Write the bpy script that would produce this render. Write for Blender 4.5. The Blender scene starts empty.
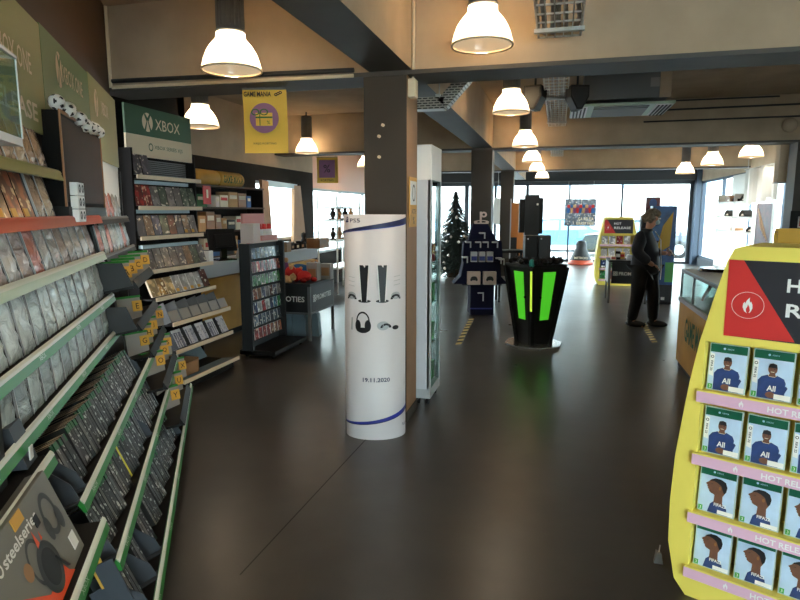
import bpy, math, random
from math import sin, cos, tan, pi, radians, hypot, atan, atan2, sqrt
from mathutils import Matrix, Vector, Euler
random.seed(7)
SC = bpy.context.scene
COL = SC.collection
# ---------------------------------------------------------------- camera geometry
EYE = 1.65; FPX = 600.0
PITCH = atan(89/600); YAW = atan(158/600*cos(PITCH))
_fh = (-sin(YAW), cos(YAW)); _R = (cos(YAW), sin(YAW), 0)
_F = (_fh[0]*cos(PITCH), _fh[1]*cos(PITCH), -sin(PITCH)); _U = (_fh[0]*sin(PITCH), _fh[1]*sin(PITCH), cos(PITCH))
def ray(u, v):
    x = (u-400)/FPX; y = -(v-300)/FPX
    return [_F[i]+_R[i]*x+_U[i]*y for i in range(3)]
def PZ(u, v, z=0.0):
    d = ray(u, v); t = (z-EYE)/d[2]; return (d[0]*t, d[1]*t, z)
def PY(u, v, Y):
    d = ray(u, v); t = Y/d[1]; return (d[0]*t, Y, EYE+d[2]*t)
def PX(u, v, X):
    d = ray(u, v); t = X/d[0]; return (X, d[1]*t, EYE+d[2]*t)
def PD(u, v, D):
    d = ray(u, v); t = D/hypot(d[0], d[1]); return (d[0]*t, d[1]*t, EYE+d[2]*t)
cam = bpy.data.cameras.new('camera'); co = bpy.data.objects.new('camera', cam); COL.objects.link(co)
cam.sensor_width = 36; cam.lens = 36*FPX/800; cam.clip_start = 0.05; cam.clip_end = 300
co.location = (0, 0, EYE); co.rotation_euler = (pi/2-PITCH, 0, YAW); SC.camera = co
# ---------------------------------------------------------------- materials
def lin(c):
    r = []
    for x in c[:3]:
        x = x/255.0
        r.append(x/12.92 if x <= 0.04045 else ((x+0.055)/1.055)**2.4)
    return (r[0], r[1], r[2], 1)
def nm(name):
    m = bpy.data.materials.new(name); m.use_nodes = True
    return m, m.node_tree.nodes, m.node_tree.links, m.node_tree.nodes['Principled BSDF']
MATS = {}
def mat(name, col, rough=0.5, metal=0.0, emit=None, es=0.0, var=0.0, vs=8.0, bump=0.0, spec=0.5, alpha=1.0, coat=0.0):
    m, N, L, b = nm(name)
    c = lin(col)
    b.inputs['Base Color'].default_value = c; b.inputs['Roughness'].default_value = rough
    b.inputs['Metallic'].default_value = metal; b.inputs['Specular IOR Level'].default_value = spec
    if coat: b.inputs['Coat Weight'].default_value = coat
    if emit:
        b.inputs['Emission Color'].default_value = lin(emit); b.inputs['Emission Strength'].default_value = es
    tc = N.new('ShaderNodeTexCoord')
    if var or bump:
        n = N.new('ShaderNodeTexNoise'); n.inputs['Scale'].default_value = vs; n.inputs['Detail'].default_value = 5
        L.new(tc.outputs['Object'], n.inputs['Vector'])
        if var:
            r = N.new('ShaderNodeValToRGB')
            r.color_ramp.elements[0].position = 0.3; r.color_ramp.elements[1].position = 0.7
            r.color_ramp.elements[0].color = tuple(x*(1-var) for x in c[:3])+(1,)
            r.color_ramp.elements[1].color = tuple(min(1, x*(1+var)) for x in c[:3])+(1,)
            L.new(n.outputs['Fac'], r.inputs['Fac']); L.new(r.outputs['Color'], b.inputs['Base Color'])
        if bump:
            bp = N.new('ShaderNodeBump'); bp.inputs['Strength'].default_value = bump; bp.inputs['Distance'].default_value = 0.01
            L.new(n.outputs['Fac'], bp.inputs['Height']); L.new(bp.outputs['Normal'], b.inputs['Normal'])
    MATS[name] = m
    return m
def ramp_node(N, stops, interp='CONSTANT'):
    r = N.new('ShaderNodeValToRGB'); r.color_ramp.interpolation = interp
    e = r.color_ramp.elements
    while len(e) < len(stops): e.new(0.5)
    for k, (p, c) in enumerate(stops): e[k].position = p; e[k].color = lin(c)
    return r
def cover_mat(name, palette, scale=13.0, rough=0.35, dark=0.35, blotch=(235, 225, 210), coat=0.5):
    """printed cover: one hue per object, blotches of art, a pale band of writing"""
    m, N, L, b = nm(name)
    oi = N.new('ShaderNodeObjectInfo'); tc = N.new('ShaderNodeTexCoord')
    k = len(palette)
    r = ramp_node(N, [(i/k, palette[i]) for i in range(k)]); L.new(oi.outputs['Random'], r.inputs['Fac'])
    off = N.new('ShaderNodeVectorMath'); off.operation = 'ADD'
    sc = N.new('ShaderNodeVectorMath'); sc.operation = 'SCALE'; sc.inputs['Scale'].default_value = 37.0
    L.new(oi.outputs['Random'], sc.inputs[0]); L.new(tc.outputs['Object'], off.inputs[0]); L.new(sc.outputs[0], off.inputs[1])
    n1 = N.new('ShaderNodeTexNoise'); n1.inputs['Scale'].default_value = scale; n1.inputs['Detail'].default_value = 3
    L.new(off.outputs[0], n1.inputs['Vector'])
    r1 = ramp_node(N, [(0.40, (255, 255, 255)), (0.50, (90, 90, 90)), (0.60, (20, 20, 20))], 'LINEAR'); L.new(n1.outputs['Fac'], r1.inputs['Fac'])
    mx = N.new('ShaderNodeMixRGB'); mx.blend_type = 'MULTIPLY'; mx.inputs[0].default_value = 1-dark
    L.new(r.outputs['Color'], mx.inputs[1]); L.new(r1.outputs['Color'], mx.inputs[2])
    n2 = N.new('ShaderNodeTexNoise'); n2.inputs['Scale'].default_value = scale*1.9; n2.inputs['Detail'].default_value = 2
    L.new(off.outputs[0], n2.inputs['Vector'])
    r2 = ramp_node(N, [(0.0, (0, 0, 0)), (0.60, (0, 0, 0)), (0.66, (255, 255, 255))], 'LINEAR'); L.new(n2.outputs['Fac'], r2.inputs['Fac'])
    m2 = N.new('ShaderNodeMixRGB'); m2.inputs[2].default_value = lin(blotch)
    L.new(r2.outputs['Color'], m2.inputs[0]); L.new(mx.outputs[0], m2.inputs[1])
    L.new(m2.outputs[0], b.inputs['Base Color'])
    b.inputs['Roughness'].default_value = rough; b.inputs['Coat Weight'].default_value = coat; b.inputs['Coat Roughness'].default_value = 0.15
    MATS[name] = m; return m
def foil_mat(name, palette, metal=0.45, rough=0.22, bs=0.9, scale=22):
    m, N, L, b = nm(name)
    oi = N.new('ShaderNodeObjectInfo'); tc = N.new('ShaderNodeTexCoord')
    k = len(palette)
    r = ramp_node(N, [(i/k, palette[i]) for i in range(k)]); L.new(oi.outputs['Random'], r.inputs['Fac'])
    off = N.new('ShaderNodeVectorMath'); off.operation = 'ADD'
    sc = N.new('ShaderNodeVectorMath'); sc.operation = 'SCALE'; sc.inputs['Scale'].default_value = 23.0
    L.new(oi.outputs['Random'], sc.inputs[0]); L.new(tc.outputs['Object'], off.inputs[0]); L.new(sc.outputs[0], off.inputs[1])
    n1 = N.new('ShaderNodeTexNoise'); n1.inputs['Scale'].default_value = scale; n1.inputs['Detail'].default_value = 4; n1.inputs['Distortion'].default_value = 1.2
    L.new(off.outputs[0], n1.inputs['Vector'])
    r1 = ramp_node(N, [(0.35, (255, 255, 255)), (0.55, (150, 150, 150)), (0.68, (70, 72, 74))], 'LINEAR'); L.new(n1.outputs['Fac'], r1.inputs['Fac'])
    mx = N.new('ShaderNodeMixRGB'); mx.blend_type = 'MULTIPLY'; mx.inputs[0].default_value = 0.34
    L.new(r.outputs['Color'], mx.inputs[1]); L.new(r1.outputs['Color'], mx.inputs[2]); L.new(mx.outputs[0], b.inputs['Base Color'])
    bp = N.new('ShaderNodeBump'); bp.inputs['Strength'].default_value = bs; bp.inputs['Distance'].default_value = 0.02
    L.new(n1.outputs['Fac'], bp.inputs['Height']); L.new(bp.outputs['Normal'], b.inputs['Normal'])
    b.inputs['Metallic'].default_value = metal; b.inputs['Roughness'].default_value = rough
    MATS[name] = m; return m
def spine_mat(name, palette, ink=(176, 176, 174), thr=0.58):
    m, N, L, b = nm(name)
    oi = N.new('ShaderNodeObjectInfo'); tc = N.new('ShaderNodeTexCoord')
    k = len(palette)
    r = ramp_node(N, [(i/k, palette[i]) for i in range(k)]); L.new(oi.outputs['Random'], r.inputs['Fac'])
    off = N.new('ShaderNodeVectorMath'); off.operation = 'ADD'
    sc = N.new('ShaderNodeVectorMath'); sc.operation = 'SCALE'; sc.inputs['Scale'].default_value = 51.0
    L.new(oi.outputs['Random'], sc.inputs[0]); L.new(tc.outputs['Object'], off.inputs[0]); L.new(sc.outputs[0], off.inputs[1])
    n1 = N.new('ShaderNodeTexNoise'); n1.inputs['Scale'].default_value = 45; n1.inputs['Detail'].default_value = 3
    L.new(off.outputs[0], n1.inputs['Vector'])
    r1 = ramp_node(N, [(0.0, (0, 0, 0)), (thr, (0, 0, 0)), (thr+0.06, (255, 255, 255))], 'LINEAR'); L.new(n1.outputs['Fac'], r1.inputs['Fac'])
    mx = N.new('ShaderNodeMixRGB'); mx.inputs[2].default_value = lin(ink)
    L.new(r1.outputs['Color'], mx.inputs[0]); L.new(r.outputs['Color'], mx.inputs[1]); L.new(mx.outputs[0], b.inputs['Base Color'])
    b.inputs['Roughness'].default_value = 0.35
    MATS[name] = m; return m
def floor_mat():
    m, N, L, b = nm('polished_concrete')
    tc = N.new('ShaderNodeTexCoord')
    n = N.new('ShaderNodeTexNoise'); n.inputs['Scale'].default_value = 0.9; n.inputs['Detail'].default_value = 8; n.inputs['Roughness'].default_value = 0.6
    L.new(tc.outputs['Object'], n.inputs['Vector'])
    r = ramp_node(N, [(0.3, (52, 48, 46)), (0.7, (68, 64, 61))], 'LINEAR'); L.new(n.outputs['Fac'], r.inputs['Fac'])
    n2 = N.new('ShaderNodeTexNoise'); n2.inputs['Scale'].default_value = 5; n2.inputs['Detail'].default_value = 10
    L.new(tc.outputs['Object'], n2.inputs['Vector'])
    r2 = ramp_node(N, [(0.3, (225, 225, 225)), (0.75, (255, 255, 255))], 'LINEAR'); L.new(n2.outputs['Fac'], r2.inputs['Fac'])
    mx = N.new('ShaderNodeMixRGB'); mx.blend_type = 'MULTIPLY'; mx.inputs[0].default_value = 1
    L.new(r.outputs['Color'], mx.inputs[1]); L.new(r2.outputs['Color'], mx.inputs[2]); L.new(mx.outputs[0], b.inputs['Base Color'])
    mr = N.new('ShaderNodeMapRange'); mr.inputs['To Min'].default_value = 0.22; mr.inputs['To Max'].default_value = 0.38
    L.new(n.outputs['Fac'], mr.inputs['Value']); L.new(mr.outputs[0], b.inputs['Roughness'])
    bp = N.new('ShaderNodeBump'); bp.inputs['Strength'].default_value = 0.025; bp.inputs['Distance'].default_value = 0.01
    L.new(n2.outputs['Fac'], bp.inputs['Height']); L.new(bp.outputs['Normal'], b.inputs['Normal'])
    MATS['floor'] = m
def glass_mat(name, tint=(235, 245, 245), refl=0.08, rough=0.02):
    m, N, L, b = nm(name)
    N.remove(b); out = N['Material Output']
    t = N.new('ShaderNodeBsdfTransparent'); t.inputs[0].default_value = lin(tint)
    g = N.new('ShaderNodeBsdfGlossy'); g.inputs['Roughness'].default_value = rough
    mx = N.new('ShaderNodeMixShader'); mx.inputs[0].default_value = refl
    L.new(t.outputs[0], mx.inputs[1]); L.new(g.outputs[0], mx.inputs[2]); L.new(mx.outputs[0], out.inputs[0])
    MATS[name] = m
def dome_mat():
    m, N, L, b = nm('lamp_glass')
    out = N['Material Output']; N.remove(b)
    e = N.new('ShaderNodeEmission'); e.inputs[0].default_value = (1.0, 0.74, 0.45, 1); e.inputs[1].default_value = 0.30
    d = N.new('ShaderNodeBsdfTranslucent'); d.inputs[0].default_value = (0.34, 0.29, 0.21, 1)
    g = N.new('ShaderNodeBsdfGlossy'); g.inputs['Roughness'].default_value = 0.1
    a = N.new('ShaderNodeAddShader'); mx = N.new('ShaderNodeMixShader'); mx.inputs[0].default_value = 0.06
    L.new(d.outputs[0], mx.inputs[1]); L.new(g.outputs[0], mx.inputs[2]); L.new(mx.outputs[0], a.inputs[0]); L.new(e.outputs[0], a.inputs[1]); L.new(a.outputs[0], out.inputs[0])
    MATS['dome'] = m
def slot_mat(name, metal_col, sx, sy):
    """perforated sheet metal: dark slots"""
    m, N, L, b = nm(name)
    tc = N.new('ShaderNodeTexCoord'); br = N.new('ShaderNodeTexBrick')
    br.inputs['Color1'].default_value = (0.01, 0.01, 0.01, 1); br.inputs['Color2'].default_value = (0.02, 0.02, 0.02, 1)
    br.inputs['Mortar'].default_value = lin(metal_col); br.inputs['Scale'].default_value = 1
    br.inputs['Brick Width'].default_value = sx; br.inputs['Row Height'].default_value = sy; br.inputs['Mortar Size'].default_value = sy*0.3
    sp = N.new('ShaderNodeSeparateXYZ'); cb = N.new('ShaderNodeCombineXYZ'); ad = N.new('ShaderNodeMath'); L.new(tc.outputs['Object'], sp.inputs[0]); L.new(sp.outputs[0], ad.inputs[0]); L.new(sp.outputs[1], ad.inputs[1]); L.new(ad.outputs[0], cb.inputs[0]); L.new(sp.outputs[2], cb.inputs[1]); L.new(cb.outputs[0], br.inputs['Vector']); L.new(br.outputs['Color'], b.inputs['Base Color'])
    b.inputs['Roughness'].default_value = 0.4; b.inputs['Metallic'].default_value = 0.5
    MATS[name] = m
floor_mat(); dome_mat()
glass_mat('glass'); glass_mat('clear_plastic', (245, 245, 240), 0.12, 0.12); glass_mat('case_glass', (225, 238, 236), 0.10, 0.03)
slot_mat('perforated', (170, 165, 155), 0.05, 0.02)
M = MATS
def defs():
    mat('concrete', (176, 156, 132), 0.85, var=0.10, vs=3.0, bump=0.10)
    mat('concrete_light', (196, 176, 150), 0.85, var=0.06, vs=4.0, bump=0.06)
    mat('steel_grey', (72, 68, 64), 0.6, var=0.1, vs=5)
    mat('column_dark', (58, 51, 44), 0.55, var=0.06, vs=4)
    mat('brown_wall', (74, 52, 36), 0.7, var=0.08, vs=4)
    mat('dark_wall', (32, 26, 22), 0.85, var=0.1, spec=0.2)
    mat('fascia', (52, 54, 58), 0.6)
    mat('frame_dark', (46, 52, 60), 0.5)
    mat('frame_blue', (50, 66, 86), 0.45)
    mat('black', (19, 18, 18), 0.55, spec=0.25); mat('black_gloss', (16, 16, 18), 0.15); mat('dark_grey', (46, 48, 50), 0.55, spec=0.3)
    mat('grey_plate', (66, 72, 80), 0.5, metal=0.2); mat('mid_grey', (110, 112, 114), 0.5); mat('light_grey', (176, 180, 184), 0.5)
    mat('white', (236, 234, 230), 0.45); mat('standee_white', (216, 214, 218), 0.45); mat('white_gloss', (240, 238, 236), 0.2); mat('cream', (226, 208, 178), 0.5)
    mat('panel_grey', (205, 208, 214), 0.35); mat('chrome', (200, 200, 200), 0.2, metal=0.9); mat('galv', (186, 188, 186), 0.4, metal=0.25, var=0.15, vs=20)
    mat('header_green', (80, 112, 58), 0.5); mat('header_olive', (150, 148, 92), 0.5)
    mat('xbox_green', (42, 84, 52), 0.4); mat('rail_green', (34, 124, 48), 0.4); mat('rail_white', (206, 212, 200), 0.35)
    mat('rail_pale', (176, 196, 172), 0.35); mat('rail_red', (190, 78, 52), 0.4); mat('rail_olive', (112, 124, 62), 0.4)
    mat('rail_cream', (226, 206, 176), 0.45); mat('rail_blue', (150, 176, 190), 0.35)
    mat('tag_yellow', (216, 164, 66), 0.5); mat('yellow', (236, 218, 100), 0.5); mat('yellow_dark', (206, 160, 40), 0.5); mat('yellow_board', (200, 150, 60), 0.6, var=0.12, vs=3)
    mat('hot_red', (206, 52, 50), 0.45); mat('hot_dark', (44, 44, 50), 0.45); mat('strip_mauve', (226, 182, 206), 0.4)
    mat('fifa_green', (20, 92, 66), 0.35); mat('fifa_sky', (190, 214, 238), 0.3, var=0.14, vs=9); mat('shirt_blue', (44, 66, 118), 0.4, var=0.2, vs=30); mat('shirt_pale', (120, 160, 205), 0.4)
    mat('skin_brown', (112, 74, 56), 0.5, var=0.15, vs=30); mat('case_clear', (190, 205, 200), 0.2); mat('badge_green', (70, 160, 70), 0.4)
    mat('promo_black', (22, 25, 28), 0.4); mat('sign_white', (235, 235, 232), 0.5, emit=(235, 235, 232), es=0.0)
    mat('pink', (226, 150, 140), 0.5); mat('pink_pale', (232, 210, 200), 0.5); mat('red', (200, 40, 34), 0.5); mat('orange', (232, 96, 36), 0.5)
    mat('blue', (40, 90, 150), 0.6); mat('teal', (30, 140, 130), 0.4); mat('purple', (128, 74, 120), 0.5); mat('banner_purple', (140, 96, 132), 0.6); mat('banner_yellow', (224, 184, 72), 0.6)
    mat('sign_green', (34, 96, 44), 0.6); mat('plush_red', (196, 44, 40), 0.9, bump=0.5, vs=60); mat('plush_blue', (36, 96, 150), 0.9, bump=0.5, vs=60)
    mat('plush_tan', (206, 160, 112), 0.9, bump=0.5, vs=60); mat('plush_purple', (110, 52, 96), 0.9, bump=0.5, vs=60)
    mat('wood_brown', (150, 98, 54), 0.5, var=0.15, vs=6); mat('wood_tan', (160, 120, 82), 0.55, var=0.10, vs=5); mat('door_orange', (190, 118, 56), 0.5, var=0.08, vs=4)
    mat('ps_navy', (26, 28, 54), 0.85, spec=0.2); mat('ps_line', (42, 54, 150), 0.4); mat('ink', (24, 24, 30), 0.5); mat('ink_blue', (40, 48, 92), 0.5)
    mat('lit_green', (80, 226, 40), 0.3, emit=(96, 226, 54), es=0.28); mat('lit_lime', (196, 240, 60), 0.3, emit=(206, 240, 80), es=0.45)
    mat('screen', (58, 40, 28), 0.6, var=0.25, vs=2, spec=0.1); mat('case_black', (14, 13, 13), 0.8, spec=0.2)
    mat('case_top', (226, 212, 180), 0.6); mat('case_edge', (60, 64, 66), 0.35); mat('spine_green', (30, 92, 58), 0.35); mat('spine_yellow', (214, 206, 60), 0.4)
    mat('box_grey', (118, 116, 108), 0.45); mat('box_orange', (232, 82, 40), 0.45); mat('headset', (46, 48, 50), 0.4)
    mat('jacket', (26, 27, 36), 0.8, var=0.2, vs=12, bump=0.2); mat('trousers', (18, 18, 21), 0.85); mat('shoe', (16, 15, 15), 0.5); mat('skin', (196, 142, 116), 0.5); mat('hair', (128, 114, 96), 0.8, var=0.3, vs=40, bump=0.4); mat('mask', (170, 196, 210), 0.7)
    mat('needles', (18, 32, 24), 0.8, var=0.4, vs=20); mat('bark', (70, 48, 32), 0.9); mat('bauble', (206, 190, 176), 0.15, metal=0.4)
    mat('tape_yellow', (206, 180, 110), 0.7); mat('tape_black', (30, 28, 26), 0.7)
    mat('street', (150, 150, 152), 0.9); mat('plaster', (226, 226, 224), 0.9); mat('pane_blue', (140, 170, 195), 0.2); mat('car_blue', (96, 140, 172), 0.25, coat=0.6); mat('car_dark', (50, 62, 78), 0.25, coat=0.6); mat('tyre', (24, 24, 25), 0.8)
    mat('peach', (232, 178, 146), 0.5); mat('translucent_white', (228, 230, 228), 0.4)
    mat('poster_red', (96, 36, 34), 0.4, var=0.5, vs=8); mat('poster_blue', (30, 80, 140), 0.4, var=0.5, vs=5)
    mat('tray_blue', (120, 142, 154), 0.4); mat('card_grey', (150, 146, 142), 0.5); mat('page_white', (214, 216, 220), 0.5)
    cover_mat('cover', [(120, 60, 50), (110, 106, 116), (100, 116, 100), (170, 134, 104), (150, 140, 138), (196, 160, 130), (96, 100, 130)], dark=0.5)
    cover_mat('cover_red', [(190, 50, 40), (170, 40, 36)], blotch=(240, 190, 160))
    cover_mat('cover_orange', [(190, 96, 50), (150, 80, 44), (170, 110, 60)], blotch=(245, 215, 175))
    cover_mat('cover_gold', [(214, 166, 84), (196, 150, 80), (226, 196, 140)], blotch=(255, 245, 215))
    cover_mat('cover_green', [(50, 140, 50), (80, 150, 60), (60, 120, 50)])
    cover_mat('cover_card', [(196, 60, 56), (60, 150, 80), (230, 226, 222), (40, 60, 110), (60, 130, 170)], blotch=(250, 250, 250))
    cover_mat('cover_white', [(216, 212, 206), (190, 186, 184)], blotch=(240, 240, 240), dark=0.6)
    cover_mat('cover_blue', [(70, 90, 120), (100, 120, 140), (60, 70, 90)])
    cover_mat('mural', [(120, 130, 150)], scale=9, blotch=(230, 210, 200))
    foil_mat('foil', [(206, 218, 220), (192, 206, 208), (214, 222, 222), (182, 194, 198)], metal=0.1, rough=0.18, scale=15)
    foil_mat('foil_warm', [(200, 192, 186), (186, 166, 158), (204, 202, 198), (206, 132, 120), (176, 178, 178)], metal=0.1, scale=15)
    foil_mat('sleeve_brown', [(214, 184, 154), (196, 164, 134), (222, 198, 170)], metal=0.25, rough=0.15)
    spine_mat('spine', [(34, 36, 38), (44, 46, 50), (28, 28, 30), (58, 58, 60), (38, 42, 46), (30, 34, 40), (92, 90, 88), (70, 74, 78)])
    spine_mat('spine_pale', [(196, 196, 206), (170, 172, 186), (206, 204, 210), (120, 122, 140)], ink=(60, 60, 74))
defs()
# ---------------------------------------------------------------- mesh builder
_tc = {}
BOLD = {'HOT', 'RELEASE', 'HOT RELEASE', 'PROMOTIES', 'GAME MANIA', 'GAME', 'MANIA', 'All', 'steelseries', 'FIFA22', 'FIFA 22', '19.11.2020'}
def text_geo(s):
    if s not in _tc:
        cu = bpy.data.curves.new('lettering_source', 'FONT'); cu.body = s; cu.resolution_u = 2; cu.offset = .022 if s in BOLD else .004
        o = bpy.data.objects.new('lettering_source', cu)
        me = bpy.data.meshes.new_from_object(o)
        vs = [(v.co.x, v.co.y) for v in me.vertices]; fs = [tuple(p.vertices) for p in me.polygons]
        x0 = min(v[0] for v in vs); x1 = max(v[0] for v in vs); y0 = min(v[1] for v in vs); y1 = max(v[1] for v in vs)
        vs = [((x-x0)/(x1-x0), (y-y0)/(y1-y0)) for x, y in vs]
        _tc[s] = (vs, fs, (x1-x0)/(y1-y0))
        bpy.data.objects.remove(o); bpy.data.curves.remove(cu); bpy.data.meshes.remove(me)
    return _tc[s]
class MB:
    def __init__(s): s.v = []; s.f = []; s.m = []; s.M = None; s.smooth = []
    def add(s, vs, fs, m=0, sm=False):
        o = len(s.v)
        if s.M: vs = [tuple(s.M @ Vector(p)) for p in vs]
        s.v.extend(vs)
        for f in fs:
            s.f.append(tuple(i+o for i in f)); s.m.append(m); s.smooth.append(sm)
    def quad(s, a, b, c, d, m=0): s.add([a, b, c, d], [(0, 1, 2, 3)], m)
    def box(s, x0, x1, y0, y1, z0, z1, m=0, faces=None):
        vs = [(x0, y0, z0), (x1, y0, z0), (x1, y1, z0), (x0, y1, z0), (x0, y0, z1), (x1, y0, z1), (x1, y1, z1), (x0, y1, z1)]
        fs = [(0, 3, 2, 1), (4, 5, 6, 7), (0, 1, 5, 4), (1, 2, 6, 5), (2, 3, 7, 6), (3, 0, 4, 7)]  # bottom top front(-y) right back left
        o = len(s.v); s.add(vs, fs, m)
        if faces:
            n = len(s.m)-6
            for k, mm in faces.items(): s.m[n+k] = mm
    def prism(s, pts, lo, hi, axis='y', m=0, cap=None):
        """extrude a 2D outline; axis y: pts=(x,z); axis x: pts=(y,z); axis z: pts=(x,y)"""
        a = sum(pts[i][0]*pts[(i+1) % len(pts)][1]-pts[(i+1) % len(pts)][0]*pts[i][1] for i in range(len(pts)))
        if (a < 0) != (axis == 'y' and False): pts = pts[::-1] if a < 0 else pts
        n = len(pts)
        def P(p, t): return (p[0], t, p[1]) if axis == 'y' else ((t, p[0], p[1]) if axis == 'x' else (p[0], p[1], t))
        vs = [P(p, lo) for p in pts]+[P(p, hi) for p in pts]
        fs = []
        flip = axis == 'y'
        for i in range(n):
            j = (i+1) % n
            q = (i, j, j+n, i+n); fs.append(q[::-1] if flip else q)
        s.add(vs, fs, m)
        c0 = tuple(range(n)); c1 = tuple(range(n, 2*n))
        s.add(vs, [c0 if flip else c0[::-1], c1[::-1] if flip else c1], m if cap is None else cap)
    def cyl(s, a, b, r0, r1=None, seg=16, m=0, caps=True, sm=True):
        r1 = r0 if r1 is None else r1
        a = Vector(a); b = Vector(b); d = (b-a).normalized()
        u = d.orthogonal().normalized(); w = d.cross(u)
        vs = [tuple(a+(u*cos(2*pi*i/seg)+w*sin(2*pi*i/seg))*r0) for i in range(seg)]+[tuple(b+(u*cos(2*pi*i/seg)+w*sin(2*pi*i/seg))*r1) for i in range(seg)]
        s.add(vs, [(i, (i+1) % seg, (i+1) % seg+seg, i+seg) for i in range(seg)], m, sm)
        if caps: s.add(vs, [tuple(range(seg))[::-1], tuple(range(seg, 2*seg))], m)
    def lathe(s, prof, c=(0, 0, 0), seg=24, m=0, sm=True, a0=0, a1=2*pi, sx=1.0, sy=1.0):
        full = abs(a1-a0-2*pi) < 1e-6; n = seg if full else seg+1
        vs = []
        for r, z in prof:
            for i in range(n):
                a = a0+(a1-a0)*i/seg; vs.append((c[0]+r*cos(a)*sx, c[1]+r*sin(a)*sy, c[2]+z))
        fs = []
        for k in range(len(prof)-1):
            for i in range(seg):
                j = (i+1) % n; fs.append((k*n+i, k*n+j, (k+1)*n+j, (k+1)*n+i))
        s.add(vs, fs, m, sm)
    def sphere(s, c, r, seg=12, rings=8, m=0, sc=(1, 1, 1)):
        vs = [(c[0], c[1], c[2]-r*sc[2])]
        for k in range(1, rings):
            t = -pi/2+pi*k/rings
            for i in range(seg):
                a = 2*pi*i/seg; vs.append((c[0]+r*cos(t)*cos(a)*sc[0], c[1]+r*cos(t)*sin(a)*sc[1], c[2]+r*sin(t)*sc[2]))
        vs.append((c[0], c[1], c[2]+r*sc[2])); fs = []
        for i in range(seg): fs.append((0, 1+(i+1) % seg, 1+i))
        for k in range(rings-2):
            for i in range(seg):
                a = 1+k*seg; fs.append((a+i, a+(i+1) % seg, a+seg+(i+1) % seg, a+seg+i))
        l = len(vs)-1; a = 1+(rings-2)*seg
        for i in range(seg): fs.append((a+i, a+(i+1) % seg, l))
        s.add(vs, fs, m, True)
    def bar(s, a, b, w, h=None, m=0, up=(0, 0, 1)):
        h = w if h is None else h
        a = Vector(a); b = Vector(b); d = (b-a).normalized(); up = Vector(up)
        if abs(d.dot(up)) > 0.98: up = Vector((1, 0, 0))
        x = d.cross(up).normalized()*w/2; y = x.cross(d).normalized()*h/2
        vs = [tuple(p) for p in (a-x-y, a+x-y, a+x+y, a-x+y, b-x-y, b+x-y, b+x+y, b-x+y)]
        s.add(vs, [(0, 3, 2, 1), (4, 5, 6, 7), (0, 1, 5, 4), (1, 2, 6, 5), (2, 3, 7, 6), (3, 0, 4, 7)], m)
    def tube(s, pts, r, seg=8, m=0):
        for i in range(len(pts)-1): s.cyl(pts[i], pts[i+1], r, r, seg, m)
    def flat(s, pts, y, m=0, th=0.0):
        """filled outline in the x-z plane facing -y at depth y"""
        a = sum(pts[i][0]*pts[(i+1) % len(pts)][1]-pts[(i+1) % len(pts)][0]*pts[i][1] for i in range(len(pts)))
        if a < 0: pts = pts[::-1]
        s.add([(p[0], y, p[1]) for p in pts], [tuple(range(len(pts)))], m)
    def disc(s, cx, cz, rx, rz, y, m=0, seg=24, hole=0.0):
        if hole:
            vs = []
            for i in range(seg):
                a = 2*pi*i/seg; vs += [(cx+rx*cos(a), y, cz+rz*sin(a)), (cx+rx*hole*cos(a), y, cz+rz*hole*sin(a))]
            s.add(vs, [(2*i, 2*((i+1) % seg), 2*((i+1) % seg)+1, 2*i+1) for i in range(seg)], m)
        else: s.flat([(cx+rx*cos(2*pi*i/seg), cz+rz*sin(2*pi*i/seg)) for i in range(seg)], y, m)
    def text(s, t, cx, cz, w=None, h=None, y=0.0, m=0, fn=None):
        vs, fs, asp = text_geo(t)
        if w is None: w = h*asp
        if h is None: h = w/asp
        if fn: s.add([fn(cx+(x-.5)*w, cz+(z-.5)*h) for x, z in vs], fs, m)
        else: s.add([(cx+(x-.5)*w, y, cz+(z-.5)*h) for x, z in vs], fs, m)
    def mesh(s, name, mats):
        me = bpy.data.meshes.new(name); me.from_pydata(s.v, [], s.f)
        for x in (mats if isinstance(mats, (list, tuple)) else [mats]): me.materials.append(M[x] if isinstance(x, str) else x)
        me.polygons.foreach_set('material_index', s.m); me.polygons.foreach_set('use_smooth', s.smooth)
        me.update(); return me
    def build(s, name, mats, parent=None, loc=(0, 0, 0), rot=(0, 0, 0), bevel=0):
        o = bpy.data.objects.new(name, s.mesh(name, mats)); COL.objects.link(o)
        o.location = loc; o.rotation_euler = rot
        if parent: o.parent = parent
        if bevel:
            b = o.modifiers.new('bevel', 'BEVEL'); b.width = bevel; b.segments = 2; b.limit_method = 'ANGLE'
        return o
def tag(o, label, cat, group=None):
    o['label'] = label; o['category'] = cat
    if group: o['group'] = group
    return o
def thing(name, label, cat, loc=(0, 0, 0), rz=0.0, group=None, rot=None):
    o = bpy.data.objects.new(name, None); COL.objects.link(o); o.empty_display_size = 0.1
    o.location = loc; o.rotation_euler = rot if rot else (0, 0, rz); return tag(o, label, cat, group)
def struct(o): o['kind'] = 'structure'; return o
def inst(me, name, label, cat, loc, rot, group=None):
    o = bpy.data.objects.new(name, me); COL.objects.link(o); o.location = loc; o.rotation_euler = rot
    return tag(o, label, cat, group)
def dup(root, loc, rz, label, group=None, rot=None):
    r = root.copy(); COL.objects.link(r); r.location = loc; r.rotation_euler = rot if rot else (0, 0, rz); r['label'] = label
    if group: r['group'] = group
    for ch in list(root.children):
        c = ch.copy(); COL.objects.link(c); c.parent = r
        for g in list(ch.children):
            d = g.copy(); COL.objects.link(d); d.parent = c
    return r
ORD = ['first', 'second', 'third', 'fourth', 'fifth', 'sixth', 'seventh', 'eighth', 'ninth', 'tenth', 'eleventh', 'twelfth', 'thirteenth', 'fourteenth', 'fifteenth', 'sixteenth', 'seventeenth', 'eighteenth']
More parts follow.
